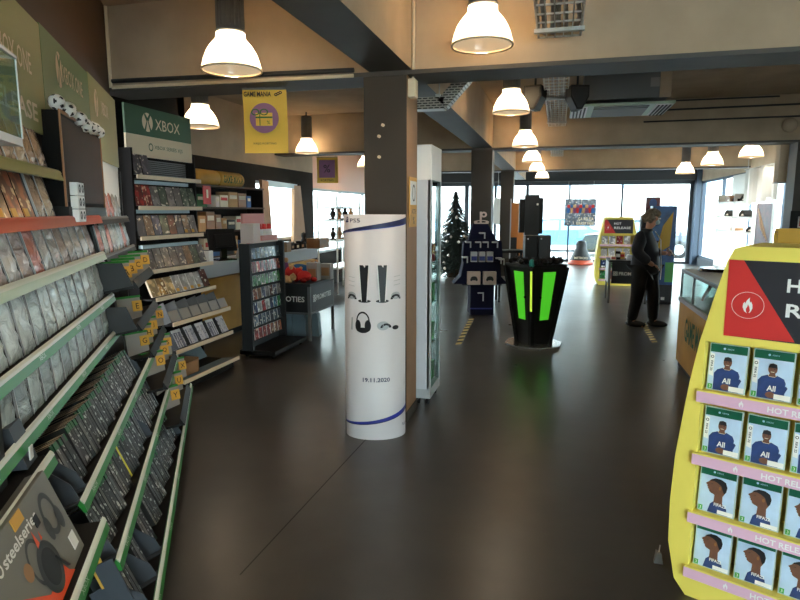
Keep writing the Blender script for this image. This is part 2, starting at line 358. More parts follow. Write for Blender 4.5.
class Frame:
    """a wall of shelves: t runs along it, n into it, both measured from below the camera"""
    def __init__(s, rz): s.rz = rz; s.c = cos(rz); s.s = sin(rz)
    def w(s, t, n, z): return (s.c*t-s.s*n, s.s*t+s.c*n, z)
    def pix(s, u, v, n):
        d = ray(u, v); yl = -s.s*d[0]+s.c*d[1]; k = n/yl
        return (s.c*d[0]+s.s*d[1])*k, EYE+d[2]*k    # t, z
LW = Frame(radians(121.2)); GW = Frame(radians(90))
# ================================================================ the room
def sbox(name, x0, x1, y0, y1, z0, z1, mats, faces=None, bevel=0):
    b = MB(); b.box(x0, x1, y0, y1, z0, z1, 0, faces); return struct(b.build(name, mats, bevel=bevel))
ZC = 3.30; ZB = 2.66; YF = 20.6; XR = 4.2; XL = -4.9
sbox('floor', -6.2, 5.2, -3.0, YF+0.1, -0.1, 0, ['floor'])
sbox('ceiling', -6.2, 5.2, -3.0, YF+0.2, ZC, ZC+0.15, ['concrete'])
BX0, BX1 = -1.38, -1.06
for i, y in enumerate((4.42, 10.0, 15.5)):
    x0 = -4.9 if i else -3.75
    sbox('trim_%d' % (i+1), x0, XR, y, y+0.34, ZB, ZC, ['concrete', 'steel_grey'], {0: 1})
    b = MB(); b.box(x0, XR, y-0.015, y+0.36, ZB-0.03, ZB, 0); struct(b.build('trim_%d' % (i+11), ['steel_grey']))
ys = [-3.0, 4.42, 4.76, 10.0, 10.34, 15.5, 15.84, YF]
for k in range(0, 8, 2):
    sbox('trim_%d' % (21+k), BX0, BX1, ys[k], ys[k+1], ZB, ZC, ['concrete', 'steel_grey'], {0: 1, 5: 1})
# columns under the beam grid
for i, (x0, x1, y) in enumerate(((-1.43, -1.10, 4.42), (-1.40, -1.06, 10.0), (-1.42, -1.10, 15.5), (3.30, 3.66, 10.0))):
    b = MB(); b.box(x0, x1, y, y+0.34, 0, ZB-0.03, 0, {3: 1 if i == 0 else 0})
    b.box(x0-0.01, x1+0.01, y-0.01, y+0.35, 0, 0.08, 0)
    struct(b.build('column_%d' % (i+1), ['column_dark', 'wood_tan']))
b = MB()
for z in (2.2, 2.28, 2.05):
    b.cyl((-1.31+0.03*(z == 2.28), 4.42, z), (-1.31+0.03*(z == 2.28), 4.40, z), 0.012, 0.012, 10)
struct(b.build('trim_40', ['cream']))
# walls
def wallL(name, t0, t1, n0, n1, z0, z1, m):
    b = MB(); b.box(t0, t1, n0, n1, z0, z1); return struct(b.build(name, [m], rot=(0, 0, LW.rz)))
wallL('wall_left', -2.5, 5.66, 0.83, 0.95, 0, ZC, 'brown_wall')
sbox('wall_left_corner', -3.95, -3.82, 4.42, 5.72, 0, ZC, ['dark_wall'])
sbox('wall_left_return', -4.95, -3.82, 5.60, 5.72, 0, ZC, ['dark_wall'])
# left side wall with its two window openings
WY = [(9.25, 11.0, 1.12, 2.16), (11.7, 20.2, 0.75, 2.12)]
yy = 5.6
for i, (a, c, z0, z1) in enumerate(WY):
    sbox('wall_left_%s' % ('rear', 'far')[i], XL-0.12, XL, yy, a, 0, 2.42, ['dark_wall']); sbox('wall_left_%s_upper' % ('rear', 'far')[i], XL-0.12, XL, yy, a, 2.42, ZC, ['concrete'])
    sbox('wall_left_%s_sill' % ('rear', 'far')[i], XL-0.12, XL, a, c, 0, z0, ['dark_wall'])
    sbox('wall_left_%s_lintel' % ('rear', 'far')[i], XL-0.12, XL, a, c, z1, 2.42, ['peach' if i else 'dark_wall']); sbox('wall_left_%s_header' % ('rear', 'far')[i], XL-0.12, XL, a, c, 2.42, ZC, ['peach' if i else 'concrete'])
    b = MB()
    nb = 1 if i == 0 else 5
    b.box(XL-0.09, XL-0.03, a, c, z0, z0+0.05); b.box(XL-0.09, XL-0.03, a, c, z1-0.05, z1)
    for k in range(nb+1):
        y = a+(c-a)*k/nb; b.box(XL-0.09, XL-0.03, max(a, y-0.03), min(c, y+0.03), z0, z1)
    w = struct(b.build('window_%d' % (i+1), ['light_grey']))
    b = MB(); b.box(XL-0.065, XL-0.055, a, c, z0, z1); b.build('pane', ['glass'], w)
    yy = c
sbox('wall_left_end', XL-0.12, XL, yy, YF, 0, ZC, ['dark_wall'])
# right side wall: solid beside the camera, shop window further on
sbox('wall_right', XR, XR+0.12, -3.0, 11.0, 0, ZC, ['concrete_light'])
sbox('wall_right_sill', XR, XR+0.12, 11.0, YF-0.3, 0, 0.25, ['frame_dark'])
sbox('wall_right_lintel', XR, XR+0.12, 11.0, YF-0.3, 2.55, ZC, ['concrete'])
b = MB(); b.box(XR+0.03, XR+0.09, 11.0, YF-0.3, 0.25, 0.31); b.box(XR+0.03, XR+0.09, 11.0, YF-0.3, 2.49, 2.55)
for y in (11.03, 13.3, 15.6, 17.9, YF-0.33): b.box(XR+0.02, XR+0.10, y-0.035, y+0.035, 0.25, 2.55)
w = struct(b.build('window_3', ['frame_blue'])); b = MB(); b.box(XR+0.055, XR+0.065, 11.0, YF-0.3, 0.25, 2.55); b.build('pane', ['glass'], w)
sbox('trim_41', XR-0.14, XR+0.14, YF-0.34, YF+0.16, 0, ZC, ['frame_blue'])
# glazed shop front
sbox('wall_front', -6.2, XR, YF-0.05, YF+0.12, 2.55, ZC, ['fascia'])
b = MB(); b.box(XL, XR-0.14, YF-0.25, YF-0.06, 2.60, 2.95); struct(b.build('trim_42', ['dark_grey']))
b = MB(); b.box(XL, XR-0.14, YF, YF+0.07, 0, 0.07); b.box(XL, XR-0.14, YF, YF+0.07, 2.48, 2.55)
for x, w_ in ((XL+0.05, .1), (-4.05, .12), (-3.02, .14), (-2.05, .08), (-1.0, .1), (0.35, .05), (1.97, .06), (XR-0.20, .1)): b.box(x-w_/2, x+w_/2, YF-0.01, YF+0.08, 0, 2.55)
w = struct(b.build('window_4', ['frame_dark'])); b = MB(); b.box(XL, XR-0.14, YF+0.03, YF+0.04, 0.07, 2.5); b.build('pane', ['glass'], w)
# unseen shop window added behind the camera to bring neutral light in
sbox('wall_back', -2.4, 5.0, -3.1, -3.0, 2.8, ZC, ['concrete_light'])
sbox('wall_back_left', -6.2, -2.4, -3.1, -3.0, 0, ZC, ['concrete_light'])
sbox('wall_back_sill', -2.4, 5.0, -3.1, -3.0, 0, 0.2, ['concrete_light'])
b = MB()
for x in (-2.37, -.6, 1.3, 3.2): b.box(x-0.03, x+0.03, -3.08, -3.02, 0.2, 2.8)
b.box(-2.4, XR, -3.08, -3.02, 0.2, 0.26); b.box(-2.4, XR, -3.08, -3.02, 2.74, 2.8)
w = struct(b.build('window_5', ['frame_dark'])); b = MB(); b.box(-2.4, XR, -3.055, -3.045, 0.2, 2.8); b.build('pane', ['glass'], w)
# floor joint and hazard tape
for (a, c) in (((458, 345), (472, 318)), ((655, 343), (643, 323))):
    p = Vector(PZ(*a)); q = Vector(PZ(*c)); d = (q-p); n = 9; b = MB()
    u = d.normalized(); s_ = Vector((u.y, -u.x, 0))*0.035
    for k in range(n):
        for j, (f0, f1) in enumerate(((k/n, (k+.55)/n), ((k+.55)/n, (k+1)/n))):
            e0 = p+d*f0; e1 = p+d*f1; sk = u*0.05
            b.add([tuple(x) for x in (e0-s_+Vector((0, 0, .002)), e0+s_+sk+Vector((0, 0, .002)), e1+s_+sk+Vector((0, 0, .002)), e1-s_+Vector((0, 0, .002)))], [(0, 1, 2, 3)], j)
    o = b.build('floor_tape', ['tape_yellow', 'tape_black'])
    tag(o, 'short strip of striped hazard tape on the floor '+('right of the tall white display cabinet' if a[0] < 500 else "by the feet of the standing person"), 'tape')
b = MB(); p = Vector(PZ(240, 575)); q = Vector(PZ(345, 462)); q2 = q+(q-p)*0.9; s_ = Vector((0.004, 0.004, 0)); b.add([(p.x-.004, p.y, .001), (p.x+.004, p.y, .001), (q2.x+.004, q2.y, .001), (q2.x-.004, q2.y, .001)], [(0, 1, 2, 3)]); struct(b.build('trim_43', ['tape_black']))
# ---------------------------------------------------------------- conduits, tray, sensors on beams
b = MB(); b.tube([(-3.6, 4.40, ZB+0.05), (-1.5, 4.40, ZB+0.02)], 0.018, m=0); b.tube([(-3.6, 4.395, ZB+0.0), (-1.5, 4.395, ZB-0.02)], 0.014, m=1); struct(b.build('trim_44', ['dark_grey', 'cream']))
b = MB(); b.tube([(-1.045, 4.40, ZB), (-1.045, 4.40, ZC)], 0.012); b.tube([(-3.63, 4.41, ZB), (-3.63, 4.41, ZC)], 0.016); struct(b.build('trim_45', ['cream']))
b = MB(); b.tube([(1.4, 9.97, 3.30-0.03), (3.0, 9.97, 3.27)], 0.012); b.tube([(1.2, 9.975, 3.14), (4.2, 9.975, 3.16)], 0.014); b.tube([(1.2, 9.975, 2.98), (4.2, 9.975, 2.99)], 0.012); struct(b.build('trim_46', ['dark_grey']))
def cable_tray(y0, y1, z, x0, x1, label, first=None):
    t = thing('cable_tray', label, 'cable tray', ((x0+x1)/2, (y0+y1)/2, z), group='ceiling cable trays')
    w = (x1-x0)/2; L = (y1-y0)/2
    b = MB()
    for s in (-1, 1): b.box(s*w-.006, s*w+.006, -L, L, 0, .09)
    n = int((y1-y0)/0.16)
    for k in range(n+1):
        y = -L+2*L*k/n; b.box(-w, w, y-.006, y+.006, 0, .010)
    for x in (-.6, -.2, .2, .6): b.box(x*w-.004, x*w+.004, -L, L, 0, .008)
    b.build('mesh_frame', ['galv'], t)
    b = MB()
    random.seed(int(y0*10))
    for k in range(5):
        x = -w*.75+1.5*w*k/4; pts = [(x+random.uniform(-.02, .02), -L+2*L*j/8, .03+random.uniform(0, .02)) for j in range(9)]
        b.tube(pts, random.uniform(.010, .018), 6)
    b.build('cables', ['card_grey'], t)
    for y in (-L*.8, 0.0, L*.8):
        b = MB()
        for s in (-1, 1): b.cyl((s*w*1.05, y, 0.0), (s*w*1.05, y, ZC-z), .005, .005, 6)
        b.box(-w*1.15, w*1.15, y-.02, y+.02, -.025, -.002)
        b.build('hanger', ['galv'], t)
cable_tray(2.2, 4.36, 2.80, -.17, .10, 'grey mesh cable tray under the ceiling nearest the camera, ahead of the first beam')
cable_tray(5.0, 9.9, 2.95, -.19, .06, 'long grey mesh cable tray between the two black hanging speakers')
cable_tray(10.6, 15.3, 2.95, -.2, .06, 'grey mesh cable tray in the third ceiling bay, furthest away')
t = thing('perforated_trunking', 'perforated metal trunking bent upward beside the near column', 'trunking', (-0.98, 5.2, 2.5))
b = MB(); b.box(-.32, .02, -.06, .06, 0, .10); b.build('level_length', ['perforated'], t)
b = MB(); b.bar((.0, 0, .04), (.30, 0, .36), .12, .10); b.build('raised_length', ['perforated'], t)
b = MB(); b.cyl((-.03, .0, .1), (-.03, 0, .8), .006, .006, 6); b.box(-.05, -.01, -.07, .07, .1, .12); b.build('hanger', ['galv'], t)
t = thing('motion_sensor', 'small cream motion sensor box high on the near column', 'sensor', (-1.085, 4.50, 2.48))
b = MB(); b.box(-.015, .04, -.05, .05, 0, .13); b.build('housing', ['cream'], t, bevel=.006)
b = MB(); b.tube([(.012, 0, .13), (.012, 0, .2), (-.01, .0, .26)], .009); b.build('cable', ['cream'], t)
p = PY(790, 125, 9.9); b = MB(); b.sphere((0, 0, 0), .10, 16, 10); b.cyl((0, .0, 0), (0, .10, 0), .05, .05, 12)
tag(b.build('ceiling_ball', ['concrete'], loc=(p[0], 9.9, p[2])), 'round stone-coloured ball fitting on the far ceiling beam at right', 'fitting')
p = PX(409, 202, -1.09)
t = thing('column_poster', 'small yellow and white poster on the side of the near column', 'poster', (-1.095, 4.59, p[2]))
b = MB(); b.box(0, .006, -.12, .12, -.19, .19, 0); b.box(.006, .008, -.10, .10, -.02, .16, 1); b.build('sheet', ['tag_yellow', 'white'], t)
b = MB(); b.M = Matrix.Rotation(radians(90), 4, 'Z'); b.disc(0, .07, .05, .065, -.010, 0, 20, .8); b.text('ACTIE', 0, -.07, .13, None, -.010, 0); b.text('%', 0, -.14, .05, None, -.010, 0); b.build('printing', ['ink'], t)
# ---------------------------------------------------------------- pendant lamps
def lamp_proto():
    t = thing('pendant_lamp', '', 'lamp', (0, 0, 0), group='warm glass dome lamps')
    prof = [(.190, 0), (.192, .006), (.188, .03), (.178, .07), (.160, .115), (.134, .155), (.108, .185), (.094, .20), (.092, .235)]
    b = MB(); b.lathe(prof, seg=96)
    b.v = [(x*(1+.012*(i % 96 % 2)), y*(1+.012*(i % 96 % 2)), z) for i, (x, y, z) in enumerate(b.v)]; b.build('glass_shade', ['dome'], t)
    b = MB(); b.lathe([(.186, .001), (.197, -.004), (.199, .008), (.191, .012)], seg=40); b.build('rim', ['cream'], t)
    b = MB(); b.lathe([(.0, .235), (.096, .235), (.098, .25), (.086, .26), (.086, .60), (.0, .60)], seg=24)
    for k in range(18):
        a = 2*pi*k/18; b.bar((.087*cos(a), .087*sin(a), .27), (.087*cos(a), .087*sin(a), .59), .008)
    b.build('housing', ['mid_grey'], t)
    b = MB(); b.cyl((0, 0, .60), (0, 0, .72), .012, .012, 8); b.build('stem', ['dark_grey'], t)
    b = MB(); b.sphere((0, 0, .135), .05, 16, 10); b.build('bulb', ['bulb'], t)
    return t
mat('bulb', (255, 240, 210), 0.4, emit=(255, 234, 206), es=215)
LAMPS = [((482, 46), 4.05, 'large warm dome lamp nearest the camera, in the right row'), ((511, 113), 6.7, 'second dome lamp of the middle row, just past the first beam'),
         ((525, 146.5), 9.6, 'third dome lamp of the middle row, before the second beam'), ((532, 162), 12.5, 'fourth dome lamp of the middle row'),
         ((537, 171), 15.2, 'fifth dome lamp of the middle row, before the third beam'), ((542, 178), 18.0, 'sixth and furthest dome lamp of the middle row'),
         ((232, 71), 4.3, 'large warm dome lamp at upper left ahead of the beam'), ((201, 127), 7.2, 'dome lamp just right of the tall white and green header sign'),
         ((307, 153), 10.6, 'dome lamp right of the yellow hanging banner'), ((366, 167), 13.6, 'small dome lamp half hidden by the near dark column'), ((273, 161), 12.2, 'far dome lamp just under the yellow hanging banner'),
         ((685, 173.5), 15.0, 'left lamp of the three over the far right window'), ((712, 165), 13.0, 'middle lamp of the three over the far right window'), ((751, 157), 12.3, 'right lamp of the three near the far right pillar')]
L0 = None
LL = [(PD(u, v, D), lab) for (u, v), D, lab in LAMPS]
LL += [((-0.5, 1.3, 2.6), 'added unseen dome lamp above the camera, in line with the middle row'), ((-1.0, 0.75, 2.6), 'added unseen dome lamp above the camera, close to the left rack'), ((-0.5, -1.4, 2.6), 'added unseen dome lamp behind the camera')]  # extra lamps added out of view to brighten the left rack and foreground
for (p, lab) in LL:
    z = p[2]
    r = lamp_proto() if L0 is None else dup(L0, (0, 0, 0), 0, '')
    if L0 is None: L0 = r
    r.location = (p[0], p[1], z); r['label'] = lab
# ---------------------------------------------------------------- air conditioner, speakers
t = thing('air_conditioner', 'grey ceiling air conditioner with a pale louvre panel beneath', 'air conditioner', (0.66, 7.9, 2.84))
b = MB(); b.box(-.42, .50, -.35, .35, .08, .40); b.build('body', ['mid_grey'], t, bevel=.01)
b = MB(); b.box(.30, .42, -.352, -.350, .2, .3); b.build('control_plate', ['card_grey'], t)
b = MB(); b.box(.40, .52, -.37, -.34, .08, .40); b.build('end_cover', ['concrete'], t)
b = MB(); b.box(-.56, .56, -.45, .45, 0, .025, 0); b.build('panel_frame', ['rail_pale'], t)
b = MB(); b.box(-.30, .30, -.36, -.30, -.012, 0, 0); b.box(-.30, .30, -.25, .36, -.012, 0, 0); b.build('intake_grille', ['mid_grey'], t)
for x in (-.46, .46):
    b = MB()
    b.box(x-.09, x+.09, -.40, .40, -.008, 0, 0)
    for k in range(4): b.bar((x-.06+k*.04, -.38, -.012), (x-.06+k*.04, .38, -.012), .018, .006, 1)
    b.build('louvre', ['white', 'black'], t)
b = MB()
for x in (.44, .48): b.cyl((x, -.36, .2), (x, -.36, .5), .006, .006, 6)
b.build('hanger', ['galv'], t)
def speaker(p, lab, s):
    t = thing('ceiling_speaker', lab, 'speaker', p, group='black hanging speakers', rz=s*radians(18))
    b = MB(); b.prism([(-.10, .12), (.10, .12), (.10, .0), (.03, -.13), (-.03, -.13), (-.10, 0)], -.09, .09, 'y'); b.build('cabinet', ['black'], t, bevel=.01)
    b = MB(); b.prism([(-.085, .10), (.085, .10), (.085, .01), (.02, -.11), (-.02, -.11), (-.085, .01)], -.10, -.092, 'y'); b.build('grille', ['dark_grey'], t)
    b = MB(); b.bar((s*.10, 0, .02), (s*.035, 0, -.13), .12, .012); b.build('side_trim', ['light_grey'], t)
    b = MB(); b.cyl((0, 0, .12), (0, 0, ZC-p[2]), .012, .012, 8); b.build('bracket', ['dark_grey'], t)
speaker(PY(535, 98, 7.0), 'black hanging speaker left of the long cable tray', -1)
speaker(PY(577, 98, 7.0), 'black hanging speaker right of the long cable tray', 1)
# ---------------------------------------------------------------- daylight
W = bpy.data.worlds.new('sky'); SC.world = W; W.use_nodes = True
bg = W.node_tree.nodes['Background']; bg.inputs[0].default_value = (0.93, 0.97, 1.0, 1); bg.inputs[1].default_value = 12.0
SC.view_settings.view_transform = 'Standard'; SC.view_settings.look = 'None'; SC.view_settings.gamma = 1; SC.view_settings.exposure = 0.70
SC.view_settings.use_curve_mapping = False
# ================================================================ outside
b = MB(); b.box(-40, 40, YF+.12, 70, -.2, -.05, 0); struct(b.build('street', ['street']))
b = MB(); b.box(-40, -5.03, -5, YF+.12, -.2, -.05, 0); struct(b.build('side_street', ['street']))
b = MB(); b.box(4.33, 40, -5, YF+.12, -.2, -.05, 0); struct(b.build('side_pavement', ['street']))
b = MB(); b.box(-8, 4.33, -20, -3.1, -.2, -.05, 0); struct(b.build('rear_pavement', ['street']))
t = thing('building', 'pale building across the street behind the shop window', 'building', (2, 46, -.05))
b = MB(); b.box(-30, 30, 0, 8, 0, 9); b.build('wall', ['plaster'], t)
for x in (-22, -14, -7, -2, 3, 8, 13, 20):
    b = MB(); b.box(x-.9, x+.9, -.06, .02, 3.2, 5.0, 0); f = b.build('window', ['light_grey'], t)
    b = MB(); b.box(x-.75, x+.75, -.09, -.06, 3.35, 4.85, 0); b.build('pane', ['pane_blue'], f)
b = MB(); b.box(-26, 26, -.05, .02, .3, 2.2, 0); b.build('shop_front', ['light_grey'], t)
def car(loc, rz, body, lab):
    t = thing('car', lab, 'car', loc, rz)
    side = [(-2.0, .28), (-2.05, .62), (-1.95, .80), (-1.35, .86), (-.75, 1.36), (.75, 1.40), (1.35, .95), (1.95, .86), (2.08, .6), (2.05, .28)]
    b = MB(); b.prism(side, -.82, .82, 'y'); b.build('body', [body], t, bevel=.06)
    b = MB()
    for s in (-1, 1):
        b.flat([(-1.12, .90), (-.66, 1.30), (-.05, 1.31), (-.05, .90)], s*.832, 0); b.flat([(.03, .90), (.03, 1.31), (.68, 1.32), (1.14, .94)], s*.832, 0)
    b.build('side_windows', ['pane_blue'], t)
    for x in (-1.25, 1.3):
        for s in (-1, 1):
            b = MB(); b.cyl((x, s*.70, .31), (x, s*.86, .31), .32, .32, 24, 0); w = b.build('wheel', ['tyre'], t)
            b = MB(); b.cyl((x, s*.86, .31), (x, s*.875, .31), .19, .19, 16, 0); b.build('hub_cap', ['light_grey'], w)
p = PY(566, 222, 27.0)
car((p[0]-.3, 27.0, -.05), radians(4), 'car_blue', 'pale blue car parked outside, seen behind the window poster')
p = PY(594, 222, 24.6)
car((p[0]+1.6, 24.4, -.05), radians(0), 'car_dark', 'dark blue car outside, behind the far yellow stand')
# posters in the shop window
p = PY(562, 199, YF-.12); q = PY(592, 226, YF-.12)
t = thing('window_poster', 'wide crowd-scene poster hung in the shop window', 'poster', ((p[0]+q[0])/2+.1, YF-.12, (p[2]+q[2])/2))
w = (q[0]-p[0])/2; h = (p[2]-q[2])/2
b = MB(); b.box(-w, w, 0, .01, -h, h); b.build('sheet', ['mural'], t)
b = MB()
random.seed(4)
for k in range(9):
    x = -w*.75+1.55*w*k/8; b.disc(x, h*.45, .05, .06, -.004, k % 4, 12); b.flat([(x-.07, -h*.05), (x+.07, -h*.05), (x+.05, h*.36), (x-.05, h*.36)], -.004, (k+1) % 4)
b.build('figures', ['red', 'blue', 'plush_tan', 'purple'], t)
b = MB(); b.text('GA RELEIA', w*.38, -h*.48, w*1.0, .10, -.006); b.text('KRASH FREE', w*.34, -h*.80, w*1.1, .10, -.006); b.build('lettering', ['cream'], t)
b = MB()
for s in (-.8, .8): b.cyl((w*s, .005, h), (w*s, .005, 2.6-t.location.z), .004, .004, 6)
b.build('hanging_wire', ['galv'], t)
# ================================================================ long rack on the left wall
T0, TB, T1, T2 = 1.0, 2.06, 3.76, 5.15     # bay limits along the wall
NB = 0.81
rack = thing('game_rack', 'long black wall rack of games at left under olive green headers', 'shelving', (0, 0, 0), LW.rz)
b = MB(); b.box(T0, T2, NB-.025, NB, 0, 2.46); b.build('back_panel', ['case_black'], rack)
b = MB(); b.box(T0, T2, .34, NB-.03, 0, .12); b.build('plinth', ['black'], rack)
for t in (T0, TB, T1, T2):
    b = MB(); b.box(t-.012, t+.012, NB-.09, NB-.026, .12, 1.95); b.build('upright', ['black'], rack)
b = MB(); b.box(T2-.02, T2, .50, NB-.03, .12, .62); b.build('end_panel', ['case_black'], rack)
def header(t0, t1, z0, z1, m, words):
    b = MB(); b.box(t0+.004, t1-.004, .725, .745, z0, z1); h = b.build('header_panel', [m], rack)
    if words:
        b = MB(); tc = words[0]; zc = words[1]
        b.disc(tc-.20, zc, .062, .085, .722, 0, 28)
        for s in (-1, 1):
            pts = [(tc-.20+s*.045, zc-.075), (tc-.20+s*.012, zc+.01), (tc-.20+s*.040, zc+.066), (tc-.20+s*.026, zc+.078), (tc-.20-s*.004, zc+.035), (tc-.20+s*.026, zc-.08)]
            b.flat(pts, .720, 1)
        b.build('logo', ['cream', m], h)
        b = MB(); b.text(words[2], tc+.10, zc, .46 if len(words[2]) > 4 else .25, .085, .722, 0); b.build('lettering', ['cream'], h)
header(T0, TB, 1.98, 2.46, 'header_olive', None)
header(TB, 3.12, 1.98, 2.46, 'header_olive', (LW.pix(2, 42, .722)[0]+.02, LW.pix(2, 42, .722)[1], 'XBOX ONE'))
header(3.12, 4.15, 1.98, 2.47, 'header_green', (LW.pix(66, 76, .722)[0]+.06, LW.pix(66, 76, .722)[1], 'XBOX ONE'))
header(4.15, T2, 1.98, 2.48, 'header_olive', (LW.pix(102, 108, .722)[0], LW.pix(102, 108, .722)[1], 'XBOX'))
b = MB(); b.box(4.16, T2-.004, .735, .75, 1.30, 1.98); b.build('pale_board', ['white'], rack)
b = MB(); b.box(1.2, 3.10, .733, .75, 1.80, LW.pix(22, 112, .722)[1]+.10); sg = b.build('sign_board', ['dark_wall'], rack)
b = MB(); zz = LW.pix(38, 116, .722); b.text('HOT RELEASE', zz[0]-.50, zz[1]+.01, 1.0, .075, .722); b.build('lettering', ['cream'], sg)
def shelf(t0, t1, nl, zl, depth, drop=0.0, rail='green', name='shelf'):
    """a shelf plate running back from its price rail; drop = fall towards the back"""
    b = MB(); n1 = min(nl+depth, NB-.03)
    b.prism([(nl, zl-.004), (n1, zl-.004-drop), (n1, zl-.018-drop), (nl, zl-.018)], t0, t1, 'x'); s = b.build(name, ['black'], rack)
    if rail:
        b = MB(); b.prism([(nl-.008, zl+.012), (nl-.015, zl+.006), (nl-.028, zl-.032), (nl-.018, zl-.034), (nl+.000, zl-.006)], t0+.002, t1-.002, 'x', 0)
        b.prism([(nl-.008, zl+.0135), (nl-.0165, zl+.0065), (nl-.0205, zl-.003), (nl-.017, zl-.002), (nl-.008, zl+.010)], t0+.002, t1-.002, 'x', 1)
        tone = {'green': ['rail_green', 'rail_white'], 'pale': ['rail_pale', 'rail_white'], 'red': ['rail_red', 'rail_red'], 'olive': ['rail_olive', 'rail_olive'], 'grey': ['dark_grey', 'mid_grey']}[rail]
        r = b.build('price_rail', tone, s)
        if rail == 'green':
            b = MB()
            for k in range(int((t1-t0)/.55)+1):
                tc = t0+.16+k*.55
                if tc > t1-.05: break
                b.text('XBOX', tc, zl-.013, .075, .016, 0, 0, fn=lambda x, z: (x, nl-.0218-.34*(zl-.013-z)-.0008, z))
            b.build('lettering', ['rail_pale'], r)
    return s
SL = [(.655, 1.41), (.62, 1.172), (.612, .965)]       # foil tiers: rail depth, height
BN = [(.485, .700), (.392, .475), (.297, .225)]        # browsing bins
shelf(T0, T1, .66, 1.615, .15, 0, 'red'); shelf(T0, 3.02, .68, 1.815, .12, 0, 'olive')
for k, (n, z) in enumerate(SL):
    shelf(T0 if k else T0, T1 if k else T1+.02, n, z, .2, 0.0, 'green' if k else 'pale')
for k, (n, z) in enumerate(BN): shelf(TB+.01, T2-.02, n, z, .150, .07, 'green')
for n, z, rl in ((.70, 1.60, 'grey'), (.665, 1.38, 'grey')): shelf(T1+.10, T2-.02, n, z, .09, 0, rl)
shelf(T0, TB, .555, .885, .22, 0, 'green'); shelf(T0, TB, .42, .64, .32, 0, 'green')
# slanted backs behind the bins
for k, (n, z) in enumerate(BN):
    b = MB(); b.prism([(n+.148, z-.075), (n+.160, z-.080), (n+.26, z+.15), (n+.25, z+.155)], TB+.01, T2-.02, 'x'); b.build('bin_back', ['black'], rack)
# ---- products -------------------------------------------------
def case_mesh(name, w, h, th, front, side, top=None, tagm=None):
    b = MB(); b.box(-w/2, w/2, 0, th, 0, h, 1, {2: 0, 1: 2})
    ms = [front, side, top or side]
    if tagm: b.box(-w*.42, -w*.02 if tagm != 'wide' else w*.42, -.002, 0, .008, h*.22, 3); ms.append('tag_yellow')
    return b.mesh(name, ms)
def sleeve_mesh(name, w, h, th, front, side, tagm=False):
    """a case inside a crinkled clear sleeve: pillowed front, pale sealed seam, dark edge painted for the shaded gap and a flap above"""
    b = MB(); random.seed(11); nx, nz = 5, 9; vs = []; fs = []
    for j in range(nz+1):
        for i in range(nx+1):
            e = min(i, nx-i, 2)/2*min(j, nz-j, 2)/2
            vs.append((-w/2+w*i/nx, -.012*e+random.uniform(-.003, .003), h*j/nz))
    for j in range(nz):
        for i in range(nx): a = j*(nx+1)+i; fs.append((a, a+1, a+nx+2, a+nx+1))
    b.add(vs, fs, 0, True); b.box(-w/2, w/2, .002, th, 0, h*.97, 1)
    b.box(-w/2-.002, -w/2+.003, -.003, .004, 0, h, 2); b.box(w/2-.002, w/2+.005, -.001, .006, 0, h, 3)  # black right edge stands in for the shade between neighbouring sleeves
    ms = [front, side, 'light_grey', 'ink']
    if tagm: b.box(-w*.44, w*.30, -.016, -.013, .004, h*.24, 4); ms.append('tag_yellow')
    return b.mesh(name, ms)
me_foil = sleeve_mesh('foil_wrapped_game', .132, .205, .022, 'foil', 'case_edge')
me_foilw = sleeve_mesh('foil_wrapped_game', .132, .195, .022, 'foil_warm', 'case_edge')
me_slv = sleeve_mesh('sleeved_game', .132, .19, .02, 'sleeve_brown', 'case_edge')
me_orange = case_mesh('boxed_game', .132, .175, .02, 'cover_orange', 'case_black', None, 'tag')
def face_row(me, name, fr, t0, pitch, cnt, n, z, tilt, lab, cat, group, jit=.004):
    for k in range(cnt):
        p = fr.w(t0+pitch*k+random.uniform(-jit, jit), n, z)
        l = lab(k, cnt) if callable(lab) else lab
        inst(me, name, l, cat, p, (-radians(tilt+random.uniform(-1, 1)), 0, fr.rz), group)
random.seed(21)
face_row(me_foilw, 'foil_wrapped_game', LW, 1.72, .1455, 14, .668, 1.416, 15, lambda k, n: 'foil-wrapped game, %s from near end of the top foil row, left rack' % ORD[k], 'wrapped game', 'top foil row of the left rack')
face_row(me_foil, 'foil_wrapped_game', LW, 1.70, .1465, 14, .638, 1.178, 10, lambda k, n: 'silver foil-wrapped game, %s from near end of middle foil row, left rack' % ORD[k], 'wrapped game', 'middle foil row of the left rack')
face_row(me_foil, 'foil_wrapped_game', LW, 2.00, .1465, 12, .630, .970, 6, lambda k, n: 'silver foil-wrapped game, %s from near end of lowest foil row, left rack' % ORD[k], 'wrapped game', 'lowest foil row of the left rack')
face_row(me_orange, 'boxed_game', LW, 2.02, .145, 5, .685, 1.622, 14, lambda k, n: 'orange game box with yellow tag, %s from near end above the red rail' % ORD[k], 'game', 'orange games above the red rail')
face_row(me_slv, 'sleeved_game', LW, 2.76, .135, 2, .685, 1.622, 14, lambda k, n: 'sleeved pale game, %s past the orange games above the red rail' % ORD[k], 'game', 'sleeved games above the red rail')
face_row(me_slv, 'sleeved_game', LW, 1.93, .136, 8, .695, 1.822, 14, lambda k, n: 'clear-sleeved game, %s from near end of the topmost row under the headers' % ORD[k], 'game', 'sleeved games in the topmost row')
me_w2 = sleeve_mesh('sleeved_game', .132, .185, .02, 'foil_warm', 'case_edge')
face_row(me_w2, 'sleeved_game', LW, T1+.27, .152, 7, .712, 1.604, 10, lambda k, n: 'sleeved game, %s from left in upper row past the dark screen cabinet' % ORD[k], 'game', 'upper sleeved row past the screen cabinet')
face_row(me_w2, 'sleeved_game', LW, T1+.22, .152, 8, .68, 1.384, 10, lambda k, n: 'sleeved game, %s from left in lower row past the dark screen cabinet' % ORD[k], 'game', 'lower sleeved row past the screen cabinet')
